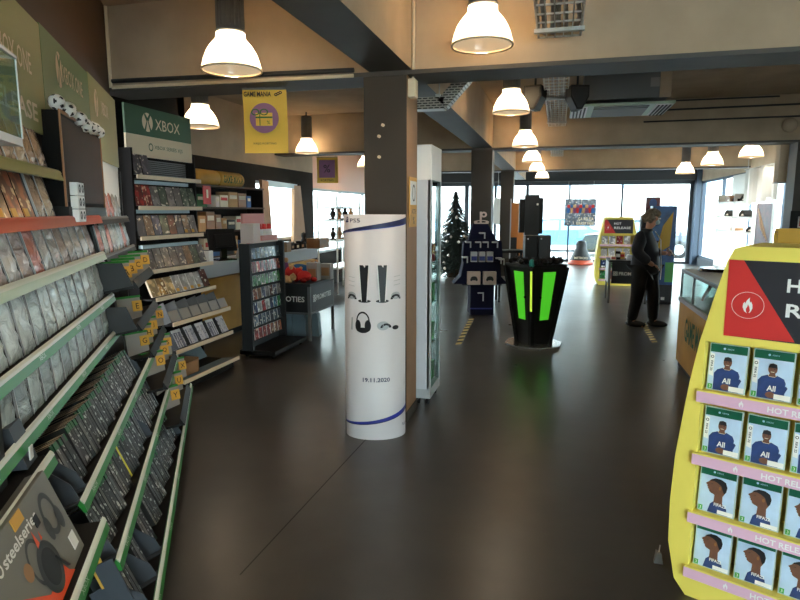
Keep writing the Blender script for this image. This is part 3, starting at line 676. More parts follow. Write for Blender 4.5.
# ---- spine-out cases in the browsing bins
def spine_case(name, h, spine, top='case_top', cap='spine_green', th=.0156, d=.135):
    b = MB(); b.box(-th/2, th/2, 0, d, 0, h, 1, {2: 0, 1: 2}); b.box(-th/2, th/2, -.0006, .004, h*.84, h*.99, 3)
    return b.mesh(name, [spine, 'case_edge', top, cap])
me_sp = spine_case('game_case', .171, 'spine'); me_sp2 = spine_case('game_case', .171, 'spine', cap='case_edge')
me_spy = spine_case('game_case', .171, 'spine_yellow', cap='spine_yellow')
BINN = ['upper', 'middle', 'lowest']
def bin_stacks(tier, t_list, n_each, nskip=()):
    n, z = BN[tier]; th = 25
    for g, t0 in enumerate(t_list):
        for k in range(n_each[g] if isinstance(n_each, list) else n_each):
            t = t0+.0178*k
            odd = (tier == 1 and g == 3 and k == 2)
            me = me_spy if odd else (me_sp2 if random.random() < (.15 if tier == 0 else .6) else me_sp)
            lab = 'yellow-spined game case among dark ones, middle bin of left rack' if odd else 'dark game case, %s in %s stack from near end, %s bin of left rack' % (ORD[k], ORD[g], BINN[tier])
            inst(me, 'game_case', lab, 'game', LW.w(t, n+.040-.0042*k+random.uniform(0, .004), z-.014+.0018*k), (-radians(th+random.uniform(-1.2, 1.2)), radians(random.uniform(-1, 1)), LW.rz-radians(13)), 'spine-out games in the %s bin' % BINN[tier])
random.seed(5)
bin_stacks(0, [2.24+.190*k for k in range(8)], [6, 8, 8, 8, 8, 8, 8, 8])
bin_stacks(1, [2.20+.190*k for k in range(9)], [6, 7, 7, 8, 8, 6, 8, 8, 7])
bin_stacks(2, [2.22+.20*k for k in range(9)], [3, 3, 4, 5, 6, 6, 7, 7, 6])
# grey metal dividers standing in the bins
def divider(t, tier, lab, dn=0.0, grp='grey bin dividers'):
    n, z = BN[tier]
    b = MB(); b.prism([(.0, .0), (.14, .0), (.14, .17), (.055, .17), (.0, .06)], -.0015, .0015, 'x', 0); b.prism([(.0, -.002), (.14, -.002), (.14, .001), (.0, .001)], -.03, .03, 'x', 0)
    tag(b.build('bin_divider', ['grey_plate'], loc=LW.w(t, n-.002+dn, z+.003), rot=(-radians(25), 0, LW.rz+radians(random.uniform(-6, 6)))), lab, 'divider', grp)
divider(2.10, 0, 'grey metal divider nearest the headset box, near end of upper bin'); divider(2.20, 0, 'second grey metal divider in the upper bin, just past the first one')
divider(4.12-.34, 0, 'grey metal divider at the far end of the upper bin, by the letter tags')
divider(2.13, 1, 'grey metal divider at the near end of the middle bin'); divider(3.30, 1, 'grey metal divider between stacks midway along the middle bin')
for k, t in enumerate((2.17, 2.37, 2.56)): divider(t, 2, 'grey metal divider, %s from the near end of the lowest bin' % ORD[k])
divider(3.98, 2, 'grey metal divider at the far end of the lowest bin')
t = thing('price_card', 'grey card with yellow tag leaning out of the lowest bin by the headset box', 'card', LW.w(2.05, .352, .36), LW.rz)
b = MB(); b.M = Matrix.Rotation(radians(-20), 4, 'X'); b.box(-.002, .002, -.012, .05, -.05, .15); b.build('card', ['grey_plate'], t)
b = MB(); b.M = Matrix.Rotation(radians(-20), 4, 'X'); b.box(.003, .006, .02, .06, .06, .17); b.build('tag', ['tag_yellow'], t)
# ---- lettered divider boxes at the far end of the rack
def letter_bin(u, v, t0, nf, L, lab, letters, plate):
    """an index box at the rack end: a lipped tray of short case blocks, each block turned to the aisle with its letter tag"""
    q = LW.pix(u, v, 1.0); nf = nf if nf else t0/q[0]; t0 = q[0]*nf; z = EYE+(q[1]-EYE)*nf
    t = thing('letter_bin', lab, 'index box', LW.w(t0, nf, z), LW.rz, 'lettered index boxes')
    if plate:
        b = MB(); b.prism([(.0, .0), (.19, -.03), (.19, .13), (.05, .13)], 0, .006, 'x'); b.build('side_plate', ['dark_grey'], t)
    b = MB(); b.prism([(0, 0), (.18, -.03), (.18, -.045), (0, -.015)], 0, L, 'x'); b.build('tray', ['black'], t)
    b = MB(); b.prism([(-.03, -.012), (-.002, .035), (.0, -.012)], 0, L, 'x'); b.build('lip', ['black'], t)
    for ch, tu, tv in letters:
        tt, tz = LW.pix(tu, tv, nf+.045); tt -= t0; tz -= z
        T = Matrix.Translation((tt, .045, max(.0, tz-.07))) @ Matrix.Rotation(radians(-52), 4, 'Z') @ Matrix.Rotation(radians(-10), 4, 'X')
        b = MB(); b.M = T; b.box(-.125, .03, .004, .030, -.03, .125, 0); b.box(-.127, .032, .0, .034, .122, .136, 1); c = b.build('index_card', ['card_grey', 'rail_green'], t)
        b = MB(); b.M = T; b.box(-.030, .034, -.004, .0, .035, .102, 0); g = b.build('tag', ['tag_yellow'], c)
        b = MB(); b.M = T; b.text(ch, .002, .068, None, .036, -.005); b.build('letter', ['ink'], c)
letter_bin(133, 286, 3.66, None, .84, 'index box with letter tags A, B, C and D, topmost at rack end', [('A', 127, 277), ('B', 133, 277), ('C', 139, 273), ('D', 146, 266)], True)
letter_bin(137, 329, 3.66, None, .97, 'index box with one letter tag E below the A to D box', [('E', 138, 309)], True)
letter_bin(150, 356, None, .468, .93, 'index box with letter tags G, H, J and N beside the upper bin', [('G', 145.5, 347), ('H', 150, 340), ('J', 154.5, 334), ('N', 160.5, 322)], False)
letter_bin(163, 388, None, .372, .86, 'index box with letter tags O, Q and S beside the middle bin', [('O', 162, 375), ('Q', 166, 366), ('S', 169, 356)], False)
letter_bin(180, 424, None, .285, .80, 'index box with letter tags Y, U and X beside the lowest bin', [('Y', 177, 412), ('U', 180.5, 399), ('X', 184, 385)], False)
# ---- screen cabinet, footballs, accessory packs
t = thing('screen_cabinet', 'dark framed screen cabinet standing under the row of small footballs', 'screen', LW.w(3.04, .66, 1.62), LW.rz)
b = MB(); b.box(0, .96, 0, .08, .05, .47, 0); b.build('cabinet', ['case_black'], t, bevel=.004)
b = MB(); b.box(.02, .94, -.004, 0, .07, .45, 0); b.build('screen', ['screen'], t)
b = MB()
for x0, x1, z0, z1 in ((0, .96, .462, .475), (0, .010, .05, .465), (.95, .96, .05, .465)): b.box(x0, x1, -.008, .0, z0, z1)
b.build('frame', ['wood_brown'], t)
b = MB(); b.box(.02, .94, -.01, .07, 0, .05); b.build('stand', ['black'], t)
def ball_mesh(r):
    ph = (1+sqrt(5))/2; ico = [Vector(v).normalized() for v in ((-1, ph, 0), (1, ph, 0), (-1, -ph, 0), (1, -ph, 0), (0, -1, ph), (0, 1, ph), (0, -1, -ph), (0, 1, -ph), (ph, 0, -1), (ph, 0, 1), (-ph, 0, -1), (-ph, 0, 1))]
    b = MB(); b.sphere((0, 0, r), r, 32, 20)
    for i, f in enumerate(b.f):
        c = sum((Vector(b.v[k]) for k in f), Vector())/len(f)-Vector((0, 0, r)); c.normalize()
        if max(c.dot(q) for q in ico) > .966: b.m[i] = 1
    return b.mesh('football', ['white', 'ink'])
mb_ = ball_mesh(.035)
for k in range(7):
    inst(mb_, 'football', 'small black and white football, %s from the left on the screen cabinet' % ORD[k], 'ball', LW.w(3.10+.142*k, .675, 2.095), (k*.7, k*.4, k), 'footballs on the screen cabinet')
for k in range(3):
    t = thing('controller_pack', 'white controller pack hanging below the screen cabinet, %s from the top' % ORD[k], 'controller', LW.w(LW.pix(79, 191, .63)[0], .622, LW.pix(79, 191, .63)[1]-.02-.062*k), LW.rz, 'controller packs below the screen')
    b = MB(); b.box(-.07, .07, 0, .032, 0, .058); b.build('card', ['white'], t)
    b = MB()
    for q in range(2): b.disc(-.032+.064*q, .03, .022, .020, -.002, 0, 14, .45); b.disc(-.032+.064*q, .028, .006, .006, -.003, 0, 8)
    b.build('printing', ['dark_grey'], t)
# ---- near bay: headset box, dark boxes, acrylic case
t = thing('headset_box', 'grey headset box with an orange base on the near left shelf', 'headset box', LW.w(1.57, .435, .645), LW.rz, rot=(-radians(20), 0, LW.rz))
b = MB(); b.box(-.36, .33, 0, .10, 0, .27, 0); b.build('carton', ['box_grey'], t, bevel=.003)
b = MB(); b.flat([(-.36, .0), (.20, .0), (.17, .02), (.15, .05), (.02, .045), (-.10, .12), (-.36, .17)], -.0015); b.build('orange_base', ['box_orange'], t)
b = MB()
for k in range(8): b.box(-.34+k*.042, -.312+k*.042, -.0025, -.0016, .018, .045)
b.build('icons', ['cream'], t)
b = MB(); b.disc(.225, .175, .050, .064, -.002, 0, 28, .72); b.disc(.268, .14, .022, .036, -.003, 0, 20); b.disc(.18, .15, .020, .036, -.003, 0, 20)
b.disc(.09, .085, .068, .072, -.002, 0, 32); b.disc(.09, .085, .048, .052, -.003, 1, 32); b.disc(.045, .13, .05, .065, -.0015, 0, 28, .82); b.bar((.13, -.002, .09), (.175, -.002, .03), .012, .002)
b.flat([(.075, .15), (.085, .20), (.097, .155)], -.0022, 2); b.flat([(.11, .155), (.118, .18), (.123, .157)], -.0022, 2); b.build('headset_picture', ['headset', 'dark_grey', 'box_orange'], t)
b = MB(); b.text('steelseries', .03, .215, .25, .032, -.002); b.disc(-.120, .215, .016, .016, -.002, 0, 20, .6); b.build('lettering', ['white'], t)
b = MB(); b.box(.02, .09, -.003, -.001, .236, .268, 0); b.build('price_tag', ['tag_yellow'], t)
b = MB(); b.disc(-.02, .14, .024, .024, -.0025, 0, 20); b.build('sticker', ['wood_tan'], t)
b = MB(); b.box(.125, .155, -.003, -.001, .185, .215, 0); b.build('badge', ['ink'], t)
b = MB(); b.box(.255, .30, -.003, -.001, .03, .075, 0); b.build('badge', ['white'], t)
t = thing('product_box', 'tall black product box on the near left shelf, above the headset box', 'box', LW.w(1.62, .60, .89), LW.rz)
b = MB(); b.box(-.36, .22, 0, .17, 0, .23); b.build('carton', ['black'], t, bevel=.003)
b = MB(); b.box(-.15, -.06, -.002, 0, .03, .08, 0); b.disc(.05, .14, .03, .05, -.002, 1, 16); b.build('printing', ['white', 'dark_grey'], t)
t = thing('divider_box', 'dark grey steel holder at the near end of the lowest foil row', 'holder', LW.w(1.93, .575, .892), LW.rz)
b = MB(); b.prism([(0, 0), (.16, 0), (.16, .13), (.04, .13)], 0, .10, 'x'); b.build('plate', ['grey_plate'], t)
b = MB(); b.box(.02, .05, -.004, .0, .02, .06); b.build('tag', ['white'], t)
AT = LW.pix(18, 90, .48)[0]
t = thing('acrylic_case', 'clear acrylic display case with a pale edge, above the topmost game row', 'display case', LW.w(AT-.36, .48, 1.835), LW.rz)
b = MB()
for f in ((-.5, .36, .0, .004, 0, .20), (-.5, .36, 0, .24, .198, .202), (.356, .36, 0, .24, 0, .20)): b.box(*f)
b.build('glazing', ['case_glass'], t)
b = MB(); b.bar((-.5, 0, .20), (.36, 0, .20), .008); b.bar((.36, 0, 0), (.36, 0, .20), .004); b.bar((.36, 0, .20), (.36, .24, .20), .006); b.box(-.5, .36, 0, .24, -.02, 0); b.build('frame', ['light_grey'], t)
# ================================================================ second shelving unit with the tall white and green header
G0, G1 = 4.62, 5.60
gr = thing('shelving_unit', 'black shelving unit with a green and white console header and cream rails', 'shelving', (0, 0, 0), GW.rz)
b = MB(); b.box(G0-.02, G1, 3.76, 3.79, 0, 2.60); b.build('back_panel', ['case_black'], gr)
b = MB(); b.box(G0-.03, G0-.005, 3.62, 3.76, 0, 2.2); b.build('upright', ['case_black'], gr); b = MB(); b.box(G1-.0, G1+.02, 3.66, 3.76, 0, 2.2); b.build('upright', ['black'], gr)
b = MB(); b.box(G0, G1, 3.30, 3.76, 0, .09); b.build('plinth', ['black'], gr)
b = MB(); b.box(G0, G1, 3.68, 3.70, 2.33, 2.585); h = b.build('header_panel', ['xbox_green'], gr)
b = MB(); tc, zc = 4.92, 2.455
b.disc(tc, zc, .075, .085, 3.678, 0, 30)
for s in (-1, 1): b.flat([(tc+s*.052, zc-.075), (tc+s*.014, zc+.008), (tc+s*.046, zc+.066), (tc+s*.030, zc+.078), (tc-s*.004, zc+.034), (tc+s*.030, zc-.082)], 3.676, 1)
b.build('logo', ['cream', 'xbox_green'], h); b = MB(); b.text('XBOX', tc+.30, zc-.005, .38, .10, 3.678, 0); b.build('lettering', ['cream'], h)
b = MB(); b.box(G0, G1, 3.68, 3.70, 2.14, 2.33); h = b.build('header_strip', ['cream'], gr)
b = MB(); b.disc(4.95, 2.235, .032, .036, 3.678, 0, 24, .7); b.build('logo', ['xbox_green'], h); b = MB(); b.text('XBOX SERIES X|S', 5.22, 2.235, .44, .045, 3.678, 0); b.build('lettering', ['xbox_green'], h)
b = MB()
for k in range(8): b.box(4.85, G1-.01, 3.755, 3.76, 1.985+.018*k, 1.997+.018*k)
b.build('slat_panel', ['mid_grey'], gr)
SH = [(3.60, 1.96), (3.60, 1.685), (3.60, 1.415), (3.50, 1.12), (3.48, .865), (3.32, .645), (3.30, .39), (3.24, .115)]
for k, (n, z) in enumerate(SH):
    dp = 3.75-n
    b = MB(); b.prism([(n, z-.006), (n+dp, z-.006-(0 if k < 5 else .05)), (n+dp, z-.022-(0 if k < 5 else .05)), (n, z-.022)], G0, G1, 'x'); s = b.build('shelf', ['black' if k < 7 else 'tray_blue'], gr)
    b = MB(); b.box(G0, G1, n-.016, n, z-.028, z+.010, 0); b.build('price_rail', ['rail_cream'], s, bevel=.003)
for n, z in ((3.66, 1.905), (3.66, 1.64), (3.58, 1.325)):
    b = MB(); b.box(G0, G1-.12, n, n+.05, z-.012, z+.02); b.build('light_strip', ['rail_blue'], gr)
b = MB(); b.M = None; b.prism([(3.60, .10), (3.74, .30), (3.75, .30), (3.61, .10)], G0+.02, G1-.02, 'x'); b.build('slanted_back', ['tray_blue'], gr)
random.seed(33)
me_r = case_mesh('game_box', .108, .19, .016, 'cover_red', 'case_edge'); me_c = case_mesh('game_box', .108, .185, .016, 'cover', 'case_edge'); me_ct = case_mesh('game_box', .108, .185, .016, 'cover', 'case_edge', None, 'tag')
me_g = case_mesh('game_box', .112, .165, .02, 'cover_gold', 'cream'); me_w = case_mesh('game_box', .108, .17, .016, 'cover_white', 'white', None, 'tag')
def grow(idx, rowname, n, z, meshes, pitch, tilt, t0=G0+.07):
    for k, me in enumerate(meshes):
        if me is None: continue
        inst(me, 'game_box', 'game box, %s from left on the %s shelf below the console header' % (ORD[k], rowname), 'game', GW.w(t0+pitch*k, n, z), (-radians(tilt), 0, GW.rz), 'games on the %s shelf' % rowname)
grow(0, 'top', 3.625, 1.972, [me_c, me_c], .118, 12)
grow(1, 'second', 3.625, 1.698, [me_r, me_r]+[me_c]*6, .116, 12)
grow(2, 'third', 3.625, 1.428, [me_c]*6+[me_ct]*2, .116, 12)
grow(3, 'fourth', 3.535, 1.132, [me_c]*8, .116, 18)
grow(4, 'fifth', 3.515, .877, [me_g, me_g, me_g, me_w, me_w, me_w, me_w, me_c], .118, 22)
for k in range(6):
    t = thing('divider_card', 'grey divider card, %s from the left in the bin under the gold games' % ORD[k], 'divider', GW.w(G0+.10+.165*k, 3.345, .655), GW.rz, 'divider cards under the gold games', rot=(-radians(24), 0, GW.rz))
    b = MB(); b.box(-.07, .07, .0, .004, 0, .10); b.build('card', ['card_grey'], t)
    b = MB(); b.box(-.078, -.070, 0, .14, 0, .19); b.build('side_plate', ['mid_grey'], t)
me_pale = spine_case('game_case', .175, 'spine_pale', 'page_white', 'page_white')
for g in range(5):
    for k in range(8):
        inst(me_pale, 'game_case', 'pale game case, %s in %s stack from left, bin below the divider cards' % (ORD[k], ORD[g]), 'game', GW.w(G0+.09+.185*g+.0165*k, 3.325, .402), (-radians(26), 0, GW.rz), 'pale spine-out games in the lower bin')
t = thing('goods_box', 'small open box of blue and brown packs on the lowest shelving tray', 'box', GW.w(G0+.20, 3.30, .12), GW.rz)
b = MB()
for f in ((-.15, .15, 0, .012, 0, .12), (-.15, .15, .24, .252, 0, .16), (-.15, -.14, 0, .25, 0, .14), (.14, .15, 0, .25, 0, .14), (-.15, .15, 0, .25, 0, .01)): b.box(*f)
b.build('carton', ['wood_tan'], t)
for k in range(6):
    b = MB(); b.M = Matrix.Translation((-.08+.08*(k % 3), .07+.11*(k//3), .07)) @ Euler((.5*k, .3, .8*k)).to_matrix().to_4x4(); b.sphere((0, 0, 0), .05, 12, 8, 0, (1.1, .8, .5))
    tag(b.build('plush_pack', [['white', 'tray_blue', 'wood_brown'][k % 3]], loc=GW.w(G0+.20, 3.30, .12), rot=(0, 0, GW.rz)), '%s small pack, %s row of the open box on the lowest tray' % (['white', 'pale blue', 'brown'][k % 3], ['front', 'back'][k//3]), 'pack', 'packs in the open box')
# ================================================================ till counter and the wall behind it
t = thing('counter', 'long till counter with a pale grey fascia and yellow-brown panels', 'counter', (-4.2, 8.0, 0))
b = MB(); b.box(-.55, .05, -2.15, 2.1, .97, 1.01); b.build('worktop', ['light_grey'], t, bevel=.004)
b = MB(); b.box(.0, .03, -2.15, 2.1, .82, .97); b.build('fascia', ['light_grey'], t)
b = MB(); b.box(-.5, .0, -2.1, 2.05, .08, .80, 0); b.build('front_panel', ['yellow_board'], t)
b = MB(); b.box(-.45, -.03, -2.1, 2.05, 0, .08); b.build('plinth', ['black'], t)
p = PX(226, 262, -4.3)
t = thing('till_monitor', 'black till monitor on the counter, its back to the aisle', 'monitor', (-4.22, 7.05, 1.01), radians(60))
b = MB(); b.M = Matrix.Translation((0, 0, .12)) @ Matrix.Rotation(radians(-14), 4, 'X'); b.box(-.20, .20, 0, .035, 0, .30); b.box(-.13, .13, -.05, 0, .05, .22); b.build('display', ['black'], t, bevel=.01)
b = MB(); b.box(-.04, .04, 0, .05, .02, .15); b.box(-.13, .13, -.09, .10, 0, .02); b.build('stand', ['black_gloss'], t)
t = thing('receipt_printer', 'white receipt printer at the left of the till monitor', 'printer', (-4.25, 6.66, 1.01))
b = MB(); b.box(-.08, .08, -.05, .05, 0, .15); b.build('body', ['white'], t, bevel=.01); b = MB(); b.box(-.06, .06, -.03, .03, .15, .156); b.build('paper_slot', ['black'], t)
t = thing('card_terminal', 'small white payment terminal right of the till monitor', 'terminal', (-4.22, 7.45, 1.01))
b = MB(); b.prism([(-.05, 0), (.05, 0), (.04, .13), (-.01, .14)], -.04, .04, 'y'); b.build('body', ['white'], t, bevel=.005); b = MB(); b.box(.0, .03, -.03, .03, .14, .146); b.build('screen', ['black'], t)
t = thing('yellow_sign', 'yellow drum-shaped shop sign with dark green lettering above the till shelves', 'sign', (-4.80, 7.4, 2.11))
for k, (y0, y1) in enumerate(((-.15, .42), (.46, 1.10))):
    b = MB(); b.lathe([(.0, y0), (.11, y0), (.115, y0+.02), (.115, y1-.02), (.11, y1), (0, y1)], seg=20); vs = b.v; b.v = [(x, z, y) for x, y, z in vs]; b.build('drum', ['yellow_board'], t)
for w_, c_, l_ in (('GAME', .62, .24), ('MANIA', .92, .27)):
    b = MB(); b.text(w_, c_, 0, l_, .11, 0, 0, fn=lambda x, z: (.118+.0*z if abs(z) < .0 else sqrt(max(.0, .118**2-z*z))+.001, x, z)); b.build('lettering', ['sign_green'], t)
t = thing('back_shelf', 'dark wall shelf behind the till', 'shelf', (-4.88, 7.9, 1.0))
for z in (.0, .35, .68, .98):
    b = MB(); b.box(.0, .30, -1.02, 1.02, z, z+.025); b.build('board', ['brown_wall'], t)
for y in (-1.02, 1.01):
    b = MB(); b.box(0, .28, y-.012, y+.012, 0, 1.0); b.build('upright', ['dark_wall'], t)
random.seed(12)
cols = ['red', 'yellow_board', 'sign_green', 'cream', 'wood_brown', 'pink_pale', 'dark_grey', 'blue', 'plush_tan']
nmz = {0: 'lowest', 1: 'middle', 2: 'upper', 3: 'top'}
cnames = {'red': 'red', 'yellow_board': 'ochre', 'sign_green': 'green', 'cream': 'cream', 'wood_brown': 'brown', 'pink_pale': 'pale pink', 'dark_grey': 'grey', 'blue': 'blue', 'plush_tan': 'tan'}
for lv, z in ((0, .025), (1, .375), (2, .705), (3, 1.005-.0)):
    y = -.98; k = 0
    while y < .74 and lv < 3:
        w_ = random.uniform(.10, .26); h_ = random.uniform(.12, .27 if lv < 2 else .22); c = random.choice(cols)
        if random.random() < .85:
            t = thing('goods_carton', '%s carton, %s from the left on the %s shelf behind the till' % (cnames[c], ORD[k], nmz[lv]), 'carton', (-4.86, 7.9+y+w_/2, 1.0+z), group='cartons behind the till')
            b = MB(); b.box(.03, .24, -w_/2+.005, w_/2-.005, 0, h_); b.build('carton_body', [c], t, bevel=.004)
            b = MB(); b.box(.24, .243, -w_/2+.03, w_/2-.03, h_*.55, h_*.8); b.build('carton_label', ['cream' if c != 'cream' else 'red'], t)
            k += 1
        y += w_+.01
t = thing('red_sign', 'small red sign on the wall left of the till shelves', 'sign', PX(206, 195, -4.55))
b = MB(); b.box(0, .01, -.09, .09, -.12, .12); b.build('plate', ['red'], t)
b = MB(); b.box(.01, .012, -.02, .02, -.04, .07); b.build('mark', ['cream'], t)
t.location = (-4.54, t.location.y, t.location.z)
# wooden A-shaped portal framing the side window
t = thing('wooden_portal', 'tapering wooden portal boards framing the bright side window', 'frame', (XL+.14, 10.1, 1.02))
y0, y1 = PX(262, 240, XL+.14)[1]-10.1, PX(305, 240, XL+.14)[1]-10.1
ww = y1-y0
b = MB(); b.prism([(y0, 0), (y0+.34, 0), (y0+.24, 1.12), (y0+.02, 1.14)], -.03, .03, 'x'); b.build('left_board', ['wood_tan'], t)
b = MB(); b.prism([(y1-.58, 0), (y1, 0), (y1-.22, 1.10), (y1-.50, 1.10)], -.03, .03, 'x'); b.build('right_board', ['wood_tan'], t)
b = MB(); b.prism([(y0+.20, 1.04), (y1-.46, 1.04), (y1-.46, 1.12), (y0+.20, 1.14)], -.028, .028, 'x'); b.build('head_board', ['rail_blue'], t)
b = MB(); b.box(-.10, .10, y0, y1, -.06, 0); b.build('sill_board', ['wood_tan'], t)
# counter clutter
t = thing('paper_bag', 'brown paper bag standing on the counter behind the card rack', 'bag', (-4.15, 8.75, 1.01)); b = MB(); b.box(-.06, .06, -.08, .08, 0, .16); b.build('bag_body', ['wood_tan'], t); b = MB(); b.tube([(.06, -.04, .16), (.06, -.02, .21), (.06, .02, .21), (.06, .04, .16)], .004, 6); b.build('handle', ['card_grey'], t)
for k in range(5):
    t = thing('figurine_box', 'small dark figure box, %s from the left along the counter by the window portal' % ORD[k], 'box', (-4.28, 9.0+.20*k, 1.01), group='dark figure boxes on the counter')
    b = MB(); b.box(-.05, .05, -.06, .06, 0, .10+.03*(k % 2)); b.build('carton', ['dark_wall'], t, bevel=.003); b = MB(); b.box(.05, .052, -.04, .04, .03, .07); b.build('window', [['cream', 'wood_tan'][k % 2]], t)
t = thing('display_bust', 'small dark bust standing on the counter in front of the portal', 'figure', (-4.34, 9.9, 1.01))
b = MB(); b.lathe([(0, 0), (.06, 0), (.05, .02), (.025, .05), (.05, .09), (.055, .13), (.03, .16), (.045, .20), (.04, .25), (0, .27)], seg=16); b.build('bust', ['dark_wall'], t)
t = thing('shelf_stand', 'white tubular display stand by the far left window', 'stand', (-4.30, 11.9, 0))
for x, y in ((-.3, -.7), (.1, -.7), (-.3, .7), (.1, .7)):
    b = MB(); b.cyl((x, y, 0), (x, y, 1.95), .018, .018, 10); b.build('post', ['white'], t)
for z in (.5, 1.05, 1.45, 1.7):
    b = MB(); b.box(-.32, .12, -.74, .74, z, z+.03); b.build('shelf', ['white'], t)
for k in range(8):
    z = (1.08, 1.48)[k % 2]; y = -.55+.36*(k//2)
    g = thing('shop_figure', '%s figure, %s along the %s shelf of the white stand' % (('dark', 'brown')[k//2 % 2], ORD[k//2], ('lower', 'upper')[k % 2]), 'figure', (-4.34, 11.9+y, z), group='figures on the white stand')
    b = MB(); b.lathe([(0, 0), (.09, 0), (.09, .015), (.03, .03), (.06, .10), (.05, .15), (.025, .17), (.04, .20), (.03, .24), (0, .25)], seg=12); b.build('figure_body', [('dark_wall', 'wood_brown')[k//2 % 2]], g)
t = thing('storage_box', 'brown cardboard box on the counter end behind the promotions table', 'box', (-4.05, 9.85, 1.01)); b = MB(); b.box(-.12, .12, -.22, .22, 0, .17); b.build('carton', ['wood_brown'], t); b = MB(); b.box(-.03, .03, -.222, .222, .17, .172); b.build('tape', ['wood_tan'], t)
# ================================================================ gift card rack
RX, RY0, RY1 = -3.30, 6.00, 6.84
t = thing('card_rack', 'black wheeled rack of hanging gift cards beside the till counter', 'rack', (0, 0, 0), GW.rz)
b = MB(); b.box(RY0, RY1, 3.36, 3.40, .06, 1.28); b.build('back_panel', ['dark_grey'], t)
for y in (RY0, RY1):
    b = MB(); b.box(y-.02, y+.02, 3.27, 3.40, .04, 1.29); b.build('side_panel', ['dark_grey'], t)
b = MB(); b.box(RY0-.02, RY1+.02, 3.0, 3.44, .04, .09); b.build('base', ['black'], t, bevel=.006)
for k in range(4):
    b = MB(); x = RY0+.05 if k < 2 else RY1-.05; n = 3.06 if k % 2 else 3.38; b.cyl((x-.012, n, .022), (x+.012, n, .022), .022, .022, 12); b.build('castor', ['black'], t)
RK = [1.11, .955, .80, .645, .49, .335, .18]
for z in RK:
    b = MB(); b.box(RY0+.02, RY1-.02, 3.30, 3.36, z-.008, z-.002); b.build('card_shelf', ['black'], t)
RM = ['cover_blue', 'cover_red', 'cover_green', 'cover_orange', 'cover_card', 'cover_blue', 'cover_card']
RN = ['topmost', 'second', 'third', 'fourth', 'fifth', 'sixth', 'lowest']
rmesh = {}
random.seed(9)
for r, z in enumerate(RK):
    for k in range(8):
        key = RM[r] if not (r == 3 and k > 2) else 'cover'
        if r == 6: key = 'cover_red' if k < 5 else 'cover_orange'
        if key not in rmesh: rmesh[key] = case_mesh('gift_card', .088, .122, .006, key, 'white')
        inst(rmesh[key], 'gift_card', 'gift card, %s from the left in the %s row of the card rack' % (ORD[k], RN[r]), 'gift card', GW.w(RY0+.07+.1*k, 3.315, z), (-radians(6), 0, GW.rz), 'gift cards in the %s row' % RN[r])
t = thing('display_box', 'pink and cream counter display box on top of the card rack', 'display box', (-3.35, 6.36, 1.31))
b = MB(); b.box(-.09, .07, -.26, .34, -.02, .0, 0); b.box(-.09, .07, -.26, -.24, 0, .20, 0); b.box(-.09, .05, -.24, -.06, 0, .20, 0); b.build('tray', ['pink_pale'], t)
b = MB(); b.box(-.10, -.08, -.22, .30, .0, .31); b.box(.05, .07, -.06, .34, 0, .06); b.build('backboard', ['pink'], t)
for k in range(3):
    g = thing('white_tube', 'white and red tube, %s from the left in the pink display box' % ORD[k], 'tube', (-3.35, 6.38+.12*k, 1.31), group='tubes in the pink display box'); b = MB(); b.cyl((0, 0, 0), (0, 0, .13), .045, .035, 14); b.build('tube_body', ['white'], g); b = MB(); b.cyl((0, 0, .13), (0, 0, .19), .028, .022, 12); b.build('cap', ['red'], g)
# ================================================================ promotions table
def flower_mark(b, x, z, r, y, m=0):
    for k in range(4):
        a = pi/4+pi/2*k; b.disc(x+r*.55*cos(a), z+r*.55*sin(a), r*.42, r*.42, y, m, 14, .45)
PT = (-3.0, 7.0)
t = thing('promotions_table', 'dark promotions table with PROMOTIES panels, beside the card rack', 'table', (PT[0], PT[1], 0))
b = MB(); b.box(-.98, 0, 0, .85, .70, .735); b.build('tabletop', ['dark_grey'], t)
for x, y in ((-.02, .02), (-.96, .02), (-.02, .83), (-.96, .83)):
    b = MB(); b.box(x-.018, x+.018, y-.018, y+.018, 0, .70); b.build('leg', ['mid_grey'], t)
b = MB(); b.box(-.94, -.04, .005, .02, .36, .70); s = b.build('front_panel', ['promo_black'], t)
b = MB(); b.text('PROMOTIES', -.345, .535, .53, .072, .003); b.build('lettering', ['sign_white'], s); b = MB(); flower_mark(b, -.70, .535, .055, .003); b.build('flower_mark', ['sign_white'], s)
b = MB(); b.box(-.02, -.005, .04, .81, .36, .70); s = b.build('side_panel', ['promo_black'], t)
b = MB(); b.text('PROMOTIES', .47, .535, .52, .07, 0, 0, fn=lambda x, z: (-.003, x, z)); b.build('lettering', ['sign_white'], s); b = MB(); b.M = Matrix.Rotation(radians(90), 4, 'Z'); flower_mark(b, .15, .535, .06, .003); b.build('flower_mark', ['sign_white'], s)
b = MB(); b.box(-.98, 0, -.005, .855, .34, .365); b.build('lower_frame', ['mid_grey'], t)
def plush(loc, m, rz, lab, s=1.0):
    t = thing('plush_toy', lab, 'toy', loc, rz, 'plush toys on the promotions table')
    b = MB(); b.sphere((0, 0, .07*s), .085*s, 14, 10, 0, (1.3, .9, .8)); b.build('body', [m], t)
    b = MB(); b.sphere((.13*s, 0, .10*s), .065*s, 14, 10); b.build('head', [m], t)
    for y in (-1, 1):
        b = MB(); b.sphere((.14*s, y*.05*s, .155*s), .022*s, 10, 6); b.build('ear', ['plush_tan'], t)
    for x, y in ((.07, .08), (.07, -.08), (-.09, .08), (-.09, -.08)):
        b = MB(); b.sphere((x*s, y*s, .03*s), .035*s, 10, 6, 0, (1.5, 1, .85)); b.build('limb', [m], t)
plush((-3.76, 7.42, .735), 'plush_purple', 1.2, 'purple plush toy at the back left of the promotions table', 1.6)
plush((-3.36, 7.50, .735), 'plush_blue', .1, 'blue plush toy behind the red one on the promotions table', 1.5)
plush((-3.52, 7.20, .735), 'plush_red', .3, 'red plush toy in the middle of the promotions table', 1.2)
